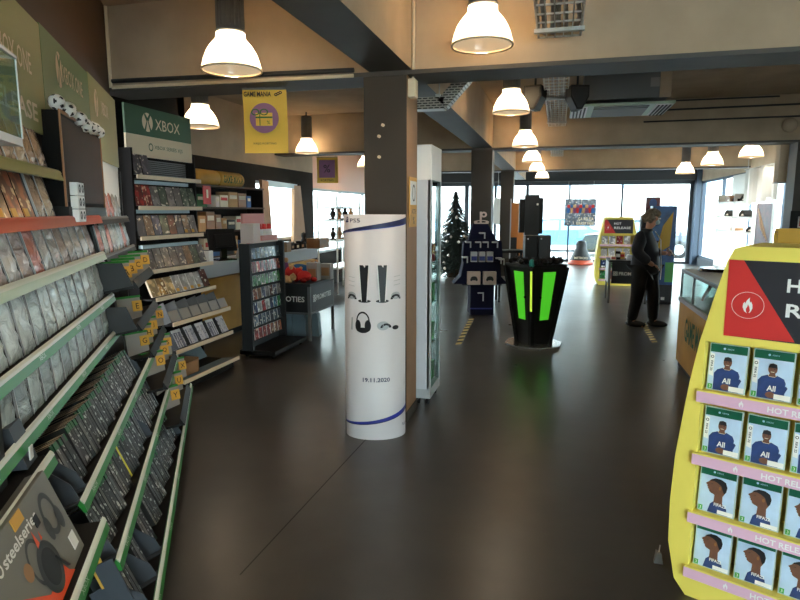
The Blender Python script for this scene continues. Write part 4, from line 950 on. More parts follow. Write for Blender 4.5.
plush((-3.18, 7.24, .735), 'plush_red', 2.6, 'red plush toy at the right of the heap on the promotions table', 1.05)
plush((-3.36, 7.06, .735), 'plush_tan', .4, 'tan plush toy at the front of the promotions table', .7)
plush((-3.80, 7.09, .735), 'plush_tan', 1.0, 'tan plush toy at the front left of the promotions table', .7)
for k in range(2):
    t = thing('grey_carton', 'grey carton %s on the right of the promotions table' % ('standing upright' if k == 0 else 'leaning behind the upright one'), 'carton', (-3.10+.10*k, 7.40+.22*k, .735)); b = MB(); b.box(-.09, .06, -.06, .06, 0, .24-.03*k); b.build('carton_body', ['card_grey'], t, bevel=.003); b = MB(); b.box(-.07, .04, -.062, -.06, .05, .16); b.build('carton_label', ['wood_tan'], t)
for k in range(4):
    t = thing('plastic_bag', 'pale blue-grey bag, %s from the left under the promotions table' % ORD[k], 'bag', (-3.62+.17*k, 7.22+.04*k, .0), group='bags under the promotions table')
    b = MB(); random.seed(k); b.prism([(-.10, 0), (.10, 0), (.08, .30), (.03, .33), (-.03, .33), (-.08, .30)], -.05, .05, 'y'); b.build('bag_body', ['tray_blue'], t, bevel=.02)
# ================================================================ hanging banners
def banner(c, w, h, rz, lab, small=False, top=ZC):
    t = thing('hanging_banner', lab, 'banner', c, rz)
    b = MB(); n = 8
    for k in range(n):
        z0 = -h*k/n; z1 = -h*(k+1)/n; f = lambda z: .02*sin(-z*5)
        b.add([(-w/2, f(z0), z0), (w/2, f(z0), z0), (w/2, f(z1), z1), (-w/2, f(z1), z1)], [(0, 3, 2, 1)], 0, True)
        b.add([(-w/2, f(z0)+.004, z0), (w/2, f(z0)+.004, z0), (w/2, f(z1)+.004, z1), (-w/2, f(z1)+.004, z1)], [(0, 1, 2, 3)], 0, True)
    b.build('cloth', ['banner_yellow'], t)
    b = MB(); b.cyl((-w/2, 0, 0), (w/2, 0, 0), .008, .008, 8); b.build('hanging_rail', ['mid_grey'], t)
    for s in (-.42, .42):
        b = MB(); b.cyl((s*w, 0, 0), (s*w, 0, top-c[2]), .003, .003, 6); b.build('wire', ['mid_grey'], t)
    g = -.026
    if small:
        b = MB(); b.box(-w*.38, w*.38, -.024, -.022, -h*.80, -h*.12); b.build('picture', ['banner_purple'], t)
        b = MB(); b.text('KORTING', 0, -h*.90, w*.6, None, g, 0); b.build('lettering', ['ink'], t); b = MB(); b.text('%', 0, -h*.45, None, h*.3, -.03, 0); b.build('lettering', ['ink'], t); return
    b = MB(); b.text('GAME MANIA', -w*.14, -h*.09, w*.62, h*.075, g, 0)
    b.build('lettering', ['ink'], t); b = MB()
    for k in range(3): b.disc(w*(.28+.05*k), -h*(.10-.015*k), w*.04, w*.035, g, 0, 12, .4)
    b.build('flower_mark', ['ink'], t); b = MB()
    b.text('KRIJG KORTING', 0, -h*.86, w*.52, h*.04, g, 0); b.build('lettering', ['ink'], t)
    b = MB(); b.disc(0, -h*.46, w*.33, w*.33, g, 0, 36); b.build('roundel', ['banner_purple'], t)
    b = MB(); b.box(-w*.19, w*.19, g-.004, g-.002, -h*.58, -h*.38, 0); b.bar((-w*.19, g-.006, -h*.45), (w*.19, g-.006, -h*.45), .012, .002, 1, up=(0, 1, 0)); b.box(-w*.105, -w*.085, g-.007, g-.005, -h*.58, -h*.38, 1)
    for s in (-1, 1): b.disc(-w*.095+s*.035, -h*.37, .034, .026, g-.008, 1, 16, .7)
    b.text('%', w*.10, -h*.53, None, h*.055, g-.006, 1); b.build('gift_picture', ['banner_yellow', 'sign_green'], t)
p = PY(264, 85, 4.55)
banner((p[0], 4.55, min(p[2], 2.615)), .355, .50, radians(12), 'yellow hanging banner with a gift in a purple circle, between the left lamps', False, ZB-.03)
p = PY(327, 157, 11.3)
banner((p[0], 11.3, p[2]), .42, .50, radians(8), 'smaller yellow banner hanging far back, left of the near dark column', True)
# ================================================================ white console standee
SX, SY, SR, SQ, SHH = -1.270, 4.155, .222, .170, 1.625
t = thing('console_standee', 'white oval cardboard standee for two consoles in front of the near column', 'standee', (SX, SY, 0), YAW)
b = MB(); b.lathe([(1, 0), (1, SHH), (.985, SHH), (.985, 0)], seg=64, sx=SR, sy=SQ, sm=True); b.build('oval_column', ['standee_white'], t)
def cyl(x, z, e=.0015):
    a = -pi/2+x/(SR*.95); return ((SR+e)*cos(a), (SQ+e)*sin(a), z)
def cflat(b, pts, m=0, e=.002): 
    a = sum(pts[i][0]*pts[(i+1) % len(pts)][1]-pts[(i+1) % len(pts)][0]*pts[i][1] for i in range(len(pts)))
    if a < 0: pts = pts[::-1]
    b.add([cyl(x, z, e) for x, z in pts], [tuple(range(len(pts)))], m)
def cdisc(b, cx, cz, rx, rz, m=0, hole=0, seg=24, a0=0, a1=2*pi, e=.002):
    n = seg
    for i in range(n):
        p, q = a0+(a1-a0)*i/n, a0+(a1-a0)*(i+1)/n
        o = [(cx+rx*cos(p), cz+rz*sin(p)), (cx+rx*cos(q), cz+rz*sin(q)), (cx+rx*hole*cos(q), cz+rz*hole*sin(q)), (cx+rx*hole*cos(p), cz+rz*hole*sin(p))]
        cflat(b, o[:3] if not hole else o, m, e)
def swoosh(b, f, w0, w1, m, x0=-.31, x1=.31):
    n = 40
    for i in range(n):
        a, c = x0+(x1-x0)*i/n, x0+(x1-x0)*(i+1)/n
        k0, k1 = w0+(w1-w0)*i/n, w0+(w1-w0)*(i+1)/n
        cflat(b, [(a, f(a)), (c, f(c)), (c, f(c)+k1), (a, f(a)+k0)], m)
b = MB(); swoosh(b, lambda x: 1.50+.065*((x+.31)/.62)**1.1, .006, .045, 0); swoosh(b, lambda x: 1.494+.066*((x+.31)/.62)**1.1, .005, .006, 1); b.build('swoosh_print', ['ink_blue', 'ps_line'], t)
b = MB(); swoosh(b, lambda x: .105+.10*max(0, (x+.31)/.62)**2.2, .010, .035, 1); swoosh(b, lambda x: .10+.10*max(0, (x+.31)/.62)**2.2, .005, .006, 0); b.build('swoosh_print', ['ink_blue', 'ps_line'], t)
PM = ['ink', 'white_gloss', 'light_grey']
for s in (-1, 1):
    b = MB(); c = s*.062-.006
    cflat(b, [(c-.034, 1.275), (c+.034, 1.275), (c+.028, 1.21), (c+.018, 1.02), (c-.018, 1.02), (c-.028, 1.21)], 0); cflat(b, [(c-.038, 1.28), (c-.032, 1.283), (c-.016, 1.02), (c-.022, 1.02)], 1, .003); cflat(b, [(c+.038, 1.28), (c+.032, 1.283), (c+.016, 1.02), (c+.022, 1.02)], 1, .003)
    cdisc(b, c, 1.022, .045, .012, 0); b.build('console_print', PM, t)
    b = MB(); g = s*.165-.006
    cdisc(b, g, 1.058, .040, .026, 2); cdisc(b, g, 1.032, .046, .036, 0, .60, 18, 0, pi); cflat(b, [(g-.024, 1.065), (g+.024, 1.065), (g+.018, 1.035), (g-.018, 1.035)], 0); b.build('controller_print', PM, t)
b = MB(); g = -.080; cdisc(b, g, .875, .050, .072, 0, .82, 26, -.3, pi+.3); cdisc(b, g-.036, .845, .022, .042, 0); cdisc(b, g+.036, .845, .022, .042, 0); cdisc(b, g, .812, .042, .020, 0); b.build('headset_print', PM, t)
b = MB(); g = .060; cdisc(b, g, .845, .042, .032, 2); cdisc(b, g+.02, .83, .040, .032, 0, .55, 16, 0, pi); b.build('charger_print', PM, t)
b = MB(); cdisc(b, .155, .828, .028, .016, 0); b.build('remote_print', PM, t)
b = MB(); cflat(b, [(-.18, .81), (-.165, .81), (-.16, .90), (-.175, .90)], 2); b.build('camera_print', PM, t)
for s in (-1, 1):
    b = MB()
    for k in range(3): cflat(b, [(s*.17-.03, 1.13+.03*k), (s*.17+.03, 1.13+.03*k+s*.007), (s*.17+.03, 1.134+.03*k+s*.007), (s*.17-.03, 1.134+.03*k)], 2)
    b.build('caption', PM, t)

b = MB(); b.text('19.11.2020', .012, .45, .19, .032, fn=lambda x, z: cyl(x, z, .002)); b.build('lettering', ['ink_blue'], t); b = MB(); b.text('PS5', -.135, 1.585, .085, .028, fn=lambda x, z: cyl(x, z, .002)); b.build('lettering', ['ink_blue'], t); b = MB(); b.text('PLAY', .26, .09, .06, .02, fn=lambda x, z: cyl(x, z, .002)); b.build('lettering', ['ink_blue'], t); b = MB()
cdisc(b, -.215, 1.578, .02, .008); cflat(b, [(-.219, 1.575), (-.213, 1.575), (-.213, 1.61), (-.219, 1.61)]); cdisc(b, -.207, 1.598, .011, .011, 0, .5); b.build('logo', ['ink_blue'], t)
# ================================================================ tall white display cabinet
CX0, CX1, CY0, CY1 = -1.145, -1.000, 4.86, 5.28
t = thing('display_cabinet', 'tall white display cabinet with a glass side on castors, right of the near column', 'cabinet', ((CX0+CX1)/2, (CY0+CY1)/2, 0))
w = (CX1-CX0)/2; d = (CY1-CY0)/2
b = MB(); b.box(-w, w-.012, -d, -d+.03, .14, 1.90); b.build('front_panel', ['panel_grey'], t)
b = MB(); b.box(-w, -w+.02, -d, d, .08, 2.15); b.build('rear_panel', ['panel_grey'], t)
b = MB(); b.box(-w, w, -d, d, .06, .14); b.build('base', ['light_grey'], t)
b = MB(); b.box(-w, w, -d-.004, d, 1.90, 2.18); b.build('head', ['white'], t, bevel=.004)
b = MB()
for y in (-d+.015, d-.015): b.box(w-.03, w, y-.015, y+.015, .14, 1.90)
b.build('frame', ['light_grey'], t)
b = MB(); b.box(w-.008, w-.004, -d+.03, d-.03, .14, 1.90); b.build('glass_door', ['case_glass'], t)
for z in (.5, .85, 1.2, 1.55):
    b = MB(); b.box(-w+.02, w-.03, -d+.03, d-.02, z, z+.008); b.build('glass_shelf', ['case_glass'], t)
for x in (-w+.03, w-.03):
    for y in (-d+.05, d-.05):
        b = MB(); b.cyl((x-.012, y, .03), (x+.012, y, .03), .03, .03, 14); b.build('castor', ['black'], t)
for k, (z, m_, nmn) in enumerate(((.508, 'badge_green', 'green'), (.858, 'badge_green', 'green'), (1.208, 'plush_red', 'red'), (.148, 'lit_lime', 'lime'))):
    for j in range(3):
        b = MB(); b.box(-.035, .03, -.05, .05, 0, .16); o = b.build('boxed_item', [m_ if m_ != 'lit_lime' else 'badge_green'], loc=((CX0+CX1)/2-.005, CY0+.10+.125*j, z)); tag(o, '%s boxed item, %s from the front on the %s shelf of the tall white cabinet' % ('red' if m_ == 'plush_red' else 'green', ORD[j], ('second', 'third', 'fourth', 'bottom')[k]), 'box', 'boxed items in the white cabinet')
# ================================================================ Christmas tree
p = PZ(456, 272); p = (p[0]+.0, 15.0, 0); q = PY(456, 192, 15.0); HT = q[2]
t = thing('christmas_tree', 'dark green Christmas tree with pale baubles by the far shop window', 'tree', (q[0], 15.0, 0))
random.seed(3); b = MB()
for k in range(30):
    f = k/29; z = .25+(HT-.3)*f; r = .66*(1-f)**.8+.04; n = max(6, int(22*(1-f))+5)
    for i in range(n):
        a = 2*pi*i/n+k*.7+random.uniform(-.2, .2); rr = r*random.uniform(.8, 1.1); dz = -.12*rr/.5-random.uniform(0, .05)
        tip = Vector((rr*cos(a), rr*sin(a), z+dz)); base = Vector((.02*cos(a), .02*sin(a), z+.06))
        b.cyl(tuple(base), tuple(tip), .022, .004, 4, 0, False)
        for j in range(5):
            c = base.lerp(tip, .3+.16*j); L = .10*(1-.5*j/5)*max(.35, r/.5)
            for s in (-1, 1):
                e = c+Vector((cos(a+s*.9)*L, sin(a+s*.9)*L, random.uniform(-.03, .02))); b.cyl(tuple(c), tuple(e), .016, .003, 3, 0, False)
b.cyl((0, 0, HT-.22), (0, 0, HT), .03, .003, 6, 0, False)
b.build('foliage', ['needles'], t)
b = MB(); b.cyl((0, 0, .02), (0, 0, HT-.3), .04, .012, 10); b.build('trunk', ['bark'], t)
b = MB(); b.cyl((0, 0, 0), (0, 0, .2), .20, .24, 20); b.build('pot', ['bark'], t)
bm = MB(); bm.sphere((0, 0, -.03), .036, 14, 9, 0); bm.cyl((0, 0, .004), (0, 0, .016), .009, .009, 8); bme = bm.mesh('bauble', ['bauble'])
for k in range(22):
    f = random.uniform(.08, .88); a = random.uniform(-2.9, -.2); r = .64*(1-f)**.8+.02; z = .25+(HT-.3)*f-.12
    inst(bme, 'bauble', 'small pale bauble hanging on the dark green Christmas tree', 'bauble', (q[0]+r*cos(a), 15.0+r*sin(a), z), (0, 0, a), 'baubles on the Christmas tree')
# ================================================================ dark blue console display
c = PZ(484, 305); PXX, PYY = c[0], 10.55-.0
PYY = c[1]
PYY = 9.52; PXX = PY(482, 250, 9.52)[0]
def pz(v): return PY(482, v, PYY)[2]
def pw(px): return px*hypot(PXX, PYY)/600*.98
t = thing('console_display', 'dark blue tiered console display tower topped by a white logo', 'display', (PXX, PYY, 0), YAW)
z0, z1, z2, z3, z4, z5 = 0, pz(284), pz(262), pz(240), pz(224), pz(213)
b = MB(); b.box(-pw(11), pw(13), -.02, .40, 0, z1); b.build('base', ['ps_navy'], t, bevel=.006)
b = MB(); b.prism([(-pw(28), z1), (pw(27), z1), (pw(20), z1+.12), (pw(18), z2), (-pw(18), z2), (-pw(21), z1+.12)], 0, .36, 'y'); b.build('lower_tier', ['ps_navy'], t)
b = MB(); b.prism([(-pw(19), z2), (pw(22), z2), (pw(20), z3-.02), (pw(13), z3), (-pw(13), z3), (-pw(18), z3-.04)], .04, .32, 'y'); b.build('middle_tier', ['ps_navy'], t)
b = MB(); b.prism([(-pw(13), z3), (pw(15), z3), (pw(6), z4), (-pw(9), z4)], .08, .26, 'y'); b.build('upper_tier', ['ps_navy'], t)
b = MB(); b.box(-pw(11), pw(13), -.024, -.02, z1-.012, z1, 0); b.box(-pw(11), pw(11.5), -.024, -.02, max(0, pz(309)), max(0, pz(309))+.02, 0); b.build('edge_line', ['ps_line'], t)
b = MB(); zc = (z4+z5)/2; b.bar((-.012, .13, z4), (-.012, .13, z5+.02), .03, .03); b.disc(.035, z5-.025, .05, .045, .12, 0, 20, .45); b.disc(.035, z5-.025, .05, .045, .14, 0, 20, .45); b.disc(0, z4+.03, .12, .03, .11, 0, 24, .6); b.disc(0, z4+.03, .12, .03, .15, 0, 24, .6)
b.box(-.11, .11, .115, .145, z4, z4+.02); b.build('logo', ['pink_pale'], t)
for k, (px, v) in enumerate(((0, 236), (-14, 245), (-4, 245), (3.5, 245), (13, 245), (-17, 260), (17, 261), (20, 262))):
    b = MB(); x = pw(px); z = pz(v); b.box(x-.045, x+.04, -.07, .1, z+.035, z+.055); b.box(x+.02, x+.04, -.07, -.055, z-.04, z+.055); b.build('hook', ['page_white'], t)
b = MB(); x = pw(0); zz = (z1+max(0, pz(309)))/2; b.box(x-.06, x+.04, -.026, -.022, zz+.05, zz+.07); b.box(x+.02, x+.04, -.026, -.022, zz-.07, zz+.07); b.build('base_mark', ['page_white'], t)
ca, sa = cos(YAW), sin(YAW)
def psw(x, y, z): return (PXX+ca*x-sa*y, PYY+sa*x+ca*y, z)
for k, px in enumerate((-8.5, 7.5)):
    g = thing('controller_box', 'white controller box, %s of the pair on the lower tier of the blue display' % ('left' if k == 0 else 'right'), 'box', psw(pw(px), -.12, z1+.002), YAW, 'white controller boxes on the blue display')
    w_ = pw(6.5); h_ = pw(13)
    b = MB(); b.box(-w_, w_, 0, .10, 0, h_); b.build('carton', ['pink_pale'], g, bevel=.003)
    b = MB(); b.disc(0, h_*.5, w_*.5, h_*.16, -.002, 0, 18); b.disc(-w_*.4, h_*.40, w_*.18, h_*.12, -.002, 0, 12); b.disc(w_*.4, h_*.40, w_*.18, h_*.12, -.002, 0, 12); b.build('controller_print', ['ink'], g)
for k in range(3):
    g = thing('accessory_box', 'small white and blue box, %s of three on the blue display' % ('left', 'middle', 'right')[k], 'box', psw(pw(-8.2+8*k), -.06, z2+.005), YAW, 'small boxes on the blue display')
    b = MB(); b.box(-.05, .05, 0, .08, 0, .16); b.build('carton', ['page_white'], g, bevel=.002); b = MB(); b.box(-.045, .045, -.002, 0, .02, .09); b.build('picture', ['ps_line'], g)
for x in (-.05, .05):
    pass
b = MB(); b.box(-pw(13), pw(15), -.02, .30, z2-.0, z2+.004); b.build('tier_ledge', ['ps_navy'], t)
b = MB(); b.box(-pw(20), pw(20), -.14, .0, z1-.004, z1+.0015); b.build('front_ledge', ['ps_navy'], t)
# ================================================================ lit controller podium
PC = (-.24, 7.52)
PROT = YAW+radians(25)
t = thing('console_podium', 'black tapered podium with glowing green panels, standing in the aisle', 'podium', (PC[0], PC[1], 0), PROT)
rt, rb_ = .365, .195
def corner(k, r): a = -pi/2+pi/4+pi/2*k; return Vector((r*cos(a)*1.0, r*sin(a), 0))
zt, zb = .98, .03
b = MB(); tp = [corner(k, rt) for k in range(4)]; bt = [corner(k, rb_) for k in range(4)]
vs = [(v.x, v.y, zb) for v in bt]+[(v.x, v.y, zt) for v in tp]
b.add(vs, [(0, 1, 5, 4), (1, 2, 6, 5), (2, 3, 7, 6), (3, 0, 4, 7), (4, 5, 6, 7), (3, 2, 1, 0)]); b.build('body', ['black'], t)
b = MB(); b.prism([(.36*cos(2*pi*k/8+pi/8), .36*sin(2*pi*k/8+pi/8)) for k in range(8)], 0, .03, 'z'); b.build('base_plate', ['chrome'], t, bevel=.006)
for k in range(4):
    j = (k+1) % 4
    def P(s, z, off=.004):
        f = (z-zb)/(zt-zb); a = bt[k].lerp(tp[k], f); c = bt[j].lerp(tp[j], f); m = a.lerp(c, s); n = (a+c).normalized()*off; return (m.x+n.x, m.y+n.y, z)
    def panel(s0, s1, z0, z1, mname, nme):
        b = MB(); b.add([P(s0, z0), P(s1, z0), P(s1, z1), P(s0, z1), P(s0, z0, .012), P(s1, z0, .012), P(s1, z1, .012), P(s0, z1, .012)], [(4, 5, 6, 7), (0, 1, 5, 4), (1, 2, 6, 5), (2, 3, 7, 6), (3, 0, 4, 7)]); return b.build(nme, [mname], t)
    panel(.34, .70, .34, .93, 'lit_green', 'light_panel')
    b = MB()
    for z in (.62, .63): 
        x = P(.30, z, .012); b.sphere(x, .012, 8, 6); x = P(.74, z, .012); b.sphere(x, .012, 8, 6)
    b.build('stud', ['black_gloss'], t)
    e = MB(); a = bt[k]; c = tp[k]; n = a.normalized()
    e.bar((a.x, a.y, zb), (c.x, c.y, zt), .05, .05); e.build('corner_post', ['case_black'], t)
b = MB(); kk = 0
v0 = bt[0].lerp(tp[0], .46); v1 = bt[0].lerp(tp[0], .97)
zz0 = zb+(zt-zb)*.46; zz1 = zb+(zt-zb)*.97
d0 = Vector((-.6, -.8, 0)).normalized()
for kq in (3,):
    b = MB(); v0 = bt[kq].lerp(tp[kq], .48); v1 = bt[kq].lerp(tp[kq], .97); n0 = v0.normalized()
    b.bar((v0.x+n0.x*.03, v0.y+n0.y*.03, zz0), (v1.x+n0.x*.03, v1.y+n0.y*.03, zz1), .025, .012); b.build('light_strip', ['lit_lime'], t)
b = MB(); b.prism([(v.x*1.04, v.y*1.04) for v in tp], zt, zt+.035, 'z'); b.build('top_tray', ['black'], t, bevel=.008)
b = MB(); x = tp[3]; b.sphere((x.x*.95, x.y*.95, zt+.06), .035, 12, 8, 0, (1, 1, 1.6)); b.build('teal_knob', ['teal'], t)
random.seed(8); rzp = PROT; cz_, sz_ = cos(rzp), sin(rzp)
def controller(loc, rz, lab, mats=('black',), group='black controllers on the lit podium'):
    g = thing('game_controller', lab, 'controller', loc, rz, group)
    b = MB(); b.sphere((0, 0, .05), .055, 14, 8, 0, (1.25, .75, .5)); b.build('shell', [mats[0]], g)
    for s in (-1, 1):
        b = MB(); b.sphere((s*.055, -.025, .035), .036, 10, 8, 0, (.8, 1.4, .9)); b.build('grip', [mats[0]], g); b = MB(); b.cyl((s*.03, 0, .07), (s*.03, 0, .088), .012, .014, 10); b.build('thumbstick', ['dark_grey'], g)
cl = [(-.20, -.20), (-.07, -.215), (.07, -.215), (.20, -.20), (-.22, -.06), (.22, -.06), (-.22, .10), (.22, .10), (-.1, .22), (.12, .22)]
for k, (x, y) in enumerate(cl):
    controller((PC[0]+cz_*x-sz_*y, PC[1]+sz_*x+cz_*y, zt+.035), random.uniform(0, 6), 'black game controller, %s of those round the rim of the lit podium' % ORD[k])
for k, (x, y, h, nmn) in enumerate(((-.07, .02, .34, 'left'), (.10, .06, .34, 'right'))):
    g = thing('console', 'black box-shaped game console standing on the podium, %s of the pair' % nmn, 'console', (PC[0]+x*cos(YAW)-y*sin(YAW), PC[1]+x*sin(YAW)+y*cos(YAW), zt+.036), YAW, 'consoles on the lit podium')
    b = MB(); b.box(-.075, .075, -.075, .075, 0, h); b.build('case', ['dark_grey' if k else 'black'], g, bevel=.006)
    b = MB(); b.disc(-.045, h-.04, .010, .010, -.0765, 0, 14); b.box(-.055, .0, -.0765, -.0755, .04, .045, 1); b.build('front_marks', ['light_grey', 'black_gloss'], g)
# ================================================================ boards and screens behind the podium
t = thing('monitor_stand', 'tall dark demo screen with diagonal vents on a pole behind the podium', 'screen', (PY(531, 215, 10.6)[0], 10.6, 0), YAW)
z1_, z0_ = PY(531, 196, 10.6)[2], PY(531, 235, 10.6)[2]
b = MB(); b.box(-.11, .13, -.05, .05, z0_, z1_+.02); b.build('centre_panel', ['dark_grey'], t)
b = MB(); b.box(-.20, -.11, -.02, .06, z0_+.04, z1_-.05); b.box(.13, .20, -.02, .06, z0_+.02, z1_-.03); b.build('side_panel', ['black'], t)
b = MB()
for k in range(6): b.bar((-.05, -.052, z0_+.12+.07*k), (.08, -.052, z0_+.22+.07*k), .016, .006)
b.build('vent', ['black'], t)
b = MB(); b.cyl((.10, .0, .03), (.10, .0, z0_), .06, .05, 16); b.build('pole', ['black'], t)
b = MB(); b.cyl((.05, 0, 0), (.05, 0, .03), .30, .30, 24); b.build('base', ['black'], t)
b = MB(); b.disc(.095, z1_-.14, .02, .02, -.053, 0, 12); b.build('lamp_mark', ['white'], t)
p = PY(516, 225, 15.3)
t = thing('orange_board', 'tall orange-brown board standing against the far dark column', 'board', (p[0], 15.3, 0)); b = MB(); b.box(-.12, .12, -.02, .02, 1.0, PY(516, 203, 15.3)[2]); b.build('panel', ['door_orange'], t)
b = MB(); b.box(-.15, -.12, -.03, .03, 0, 1.95); b.box(.12, .15, -.03, .03, 0, 1.95); b.build('frame', ['light_grey'], t)
b = MB(); b.box(-.12, .12, -.02, .02, .05, 1.0); b.build('lower_panel', ['dark_grey'], t)
p = PY(524, 240, 14.4)
t = thing('orange_crate', 'orange-brown panel box on a dark stand right of the far column', 'box', (p[0], 14.4, 0)); b = MB(); b.box(-.16, .16, -.1, .1, .55, PY(524, 231, 14.4)[2]); b.build('panel', ['door_orange'], t); b = MB(); b.box(-.1, .1, -.08, .08, 0, .55); b.build('stand', ['dark_grey'], t)
p = PY(581, 250, 19.6)
t = thing('dome_display', 'dark rounded display stand by the window, left of the far yellow stand', 'display', (p[0], 19.6, 0))
b = MB(); b.lathe([(0, 0), (.37, 0), (.35, .10), (.26, .30), (.16, .52), (.17, .62), (.12, .72), (0, .75)], seg=24); b.build('shell', ['dark_grey'], t); b = MB(); b.lathe([(.375, .01), (.380, .02), (.365, .14), (.36, .14)], seg=24); b.build('red_band', ['rail_red'], t); b = MB(); b.text('METROID', 0, .22, .40, .07, -.33); b.build('lettering', ['cream'], t)
p = PY(494, 212, 16.4)
t = thing('hanging_sail', 'small white hanging sign between the far columns', 'sign', (p[0]+.10, 16.4, p[2])); b = MB(); b.prism([(-.14, -.30), (.10, -.35), (.14, .35), (-.10, .38)], -.01, .01, 'y'); b.build('sheet', ['white'], t); b = MB(); b.cyl((0, 0, .35), (0, 0, ZC-p[2]), .005, .005, 6); b.build('wire', ['galv'], t)
# low dark table with demo items left of the podium
p = PY(507, 248, 10.3)
t = thing('demo_table', 'low dark demo table partly hidden behind the podium', 'table', (p[0]-.02, 11.15, 0), YAW); b = MB(); b.box(-.24, .22, -.2, .2, .90, .95); b.build('tabletop', ['black'], t)
for x in (-.20, .18):
    for y in (-.16, .16):
        b = MB(); b.box(x-.02, x+.02, y-.02, y+.02, 0, .90); b.build('leg', ['black'], t)
# ================================================================ yellow release stands
def flame(b, cx, cz, s, fn, m=0):
    L = [(-.02, -.95), (-.55, -.70), (-.85, -.25), (-.80, .20), (-.55, .45), (-.45, .20), (-.25, .55), (-.05, .75), (.30, 1.0), (.25, .60), (.45, .35), (.52, .55), (.80, .15), (.85, -.30), (.60, -.72), (.25, -.95), (.45, -.55), (.30, -.15), (.05, .15), (-.08, -.20), (-.25, -.40), (-.22, -.70)]
    pts = [(cx+x*s*.62, cz+z*s) for x, z in L]
    b.add([fn(x, z) for x, z in pts], [tuple(range(len(pts)))], m)
def hot_stand(name, loc, rz, lab):
    t = thing(name, lab, 'display stand', loc, rz)
    Wd = .84
    OL = [(.05, 0), (.0, .06), (-.033, .223), (-.037, .41), (-.029, .616), (-.017, .73), (.008, .955), (.035, 1.128), (.078, 1.318), (.111, 1.452), (.135, 1.505), (.165, 1.515)]
    OR = [(Wd-x, z) for x, z in OL][::-1]
    b = MB(); b.prism(OL+OR, .15, .36, 'y'); b.build('rear_body', ['yellow'], t)
    inn = .055
    left = [p for p in OL if p[1] < 1.14]
    b = MB()
    lf = left+[(inn, 1.128), (inn, .0)]
    b.prism(lf, .0, .15, 'y'); b.build('side_flange', ['yellow'], t); b = MB(); b.prism([(Wd-x, z) for x, z in lf], .0, .15, 'y'); b.build('side_flange', ['yellow'], t)
    b = MB(); top = [p for p in OL if p[1] >= 1.12]; b.prism(top+[(Wd-x, z) for x, z in top][::-1], .0, .15, 'y'); h = b.build('head_board', ['yellow'], t)
    b = MB(); b.box(inn, Wd-inn, 0, .15, 0, .10); b.build('foot_board', ['yellow'], t)
    g = -.002
    b = MB(); b.box(.12, Wd-.12, g, 0, 1.16, 1.462, 0); pn = b.build('sign_panel', ['hot_dark'], t)
    b = MB(); b.flat([(.12, 1.16), (.36, 1.165), (.17, 1.462), (.12, 1.462)], g-.0015); b.build('red_corner', ['hot_red'], pn)
    fn = lambda x, z: (x, g-.003, z)
    b = MB(); flame(b, .196, 1.288, .032, fn); b.disc(.196, 1.289, .056, .052, g-.003, 0, 40, .97); b.build('flame_mark', ['sign_white'], pn)
    b = MB(); b.text('HOT', .395, 1.375, .15, .052, g-.003); b.text('RELEASE', .495, 1.282, .345, .052, g-.003); b.build('lettering', ['sign_white'], pn)
    for z in (.92, .65, .39, .14):
        b = MB(); b.box(inn-.012, Wd-inn+.012, -.012, .14, z-.006, z, 0); s = b.build('shelf', ['yellow'], t)
        b = MB(); b.box(inn-.014, Wd-inn+.014, -.018, -.012, z-.046, z-.0, 0); b.box(inn-.014, Wd-inn+.014, -.0185, -.011, z-.001, z+.006, 1); r = b.build('price_strip', ['strip_mauve', 'yellow'], s)
        f2 = lambda x, zz: (x, -.0195, zz)
        b = MB(); flame(b, .205, z-.024, .016, f2); b.build('flame_mark', ['sign_white'], r)
        b = MB(); b.text('HOT RELEASE', .395, z-.024, .20, .024, -.0195); b.build('lettering', ['sign_white'], r)
        b = MB(); b.text('HOT RELEASE', .665, z-.024, .16, .022, -.0195); b.build('lettering', ['sign_white'], r)
    return t
HS = (.55, 2.65, 0); HZ = atan2(-.44, .9)
hot_stand('release_stand', HS, HZ, 'large yellow release stand of football games at right foreground')
hc, hs_ = cos(HZ), sin(HZ)
def hw(x, y, z): return (HS[0]+hc*x-hs_*y, HS[1]+hs_*x+hc*y, z)
CW, CH = .141, .194
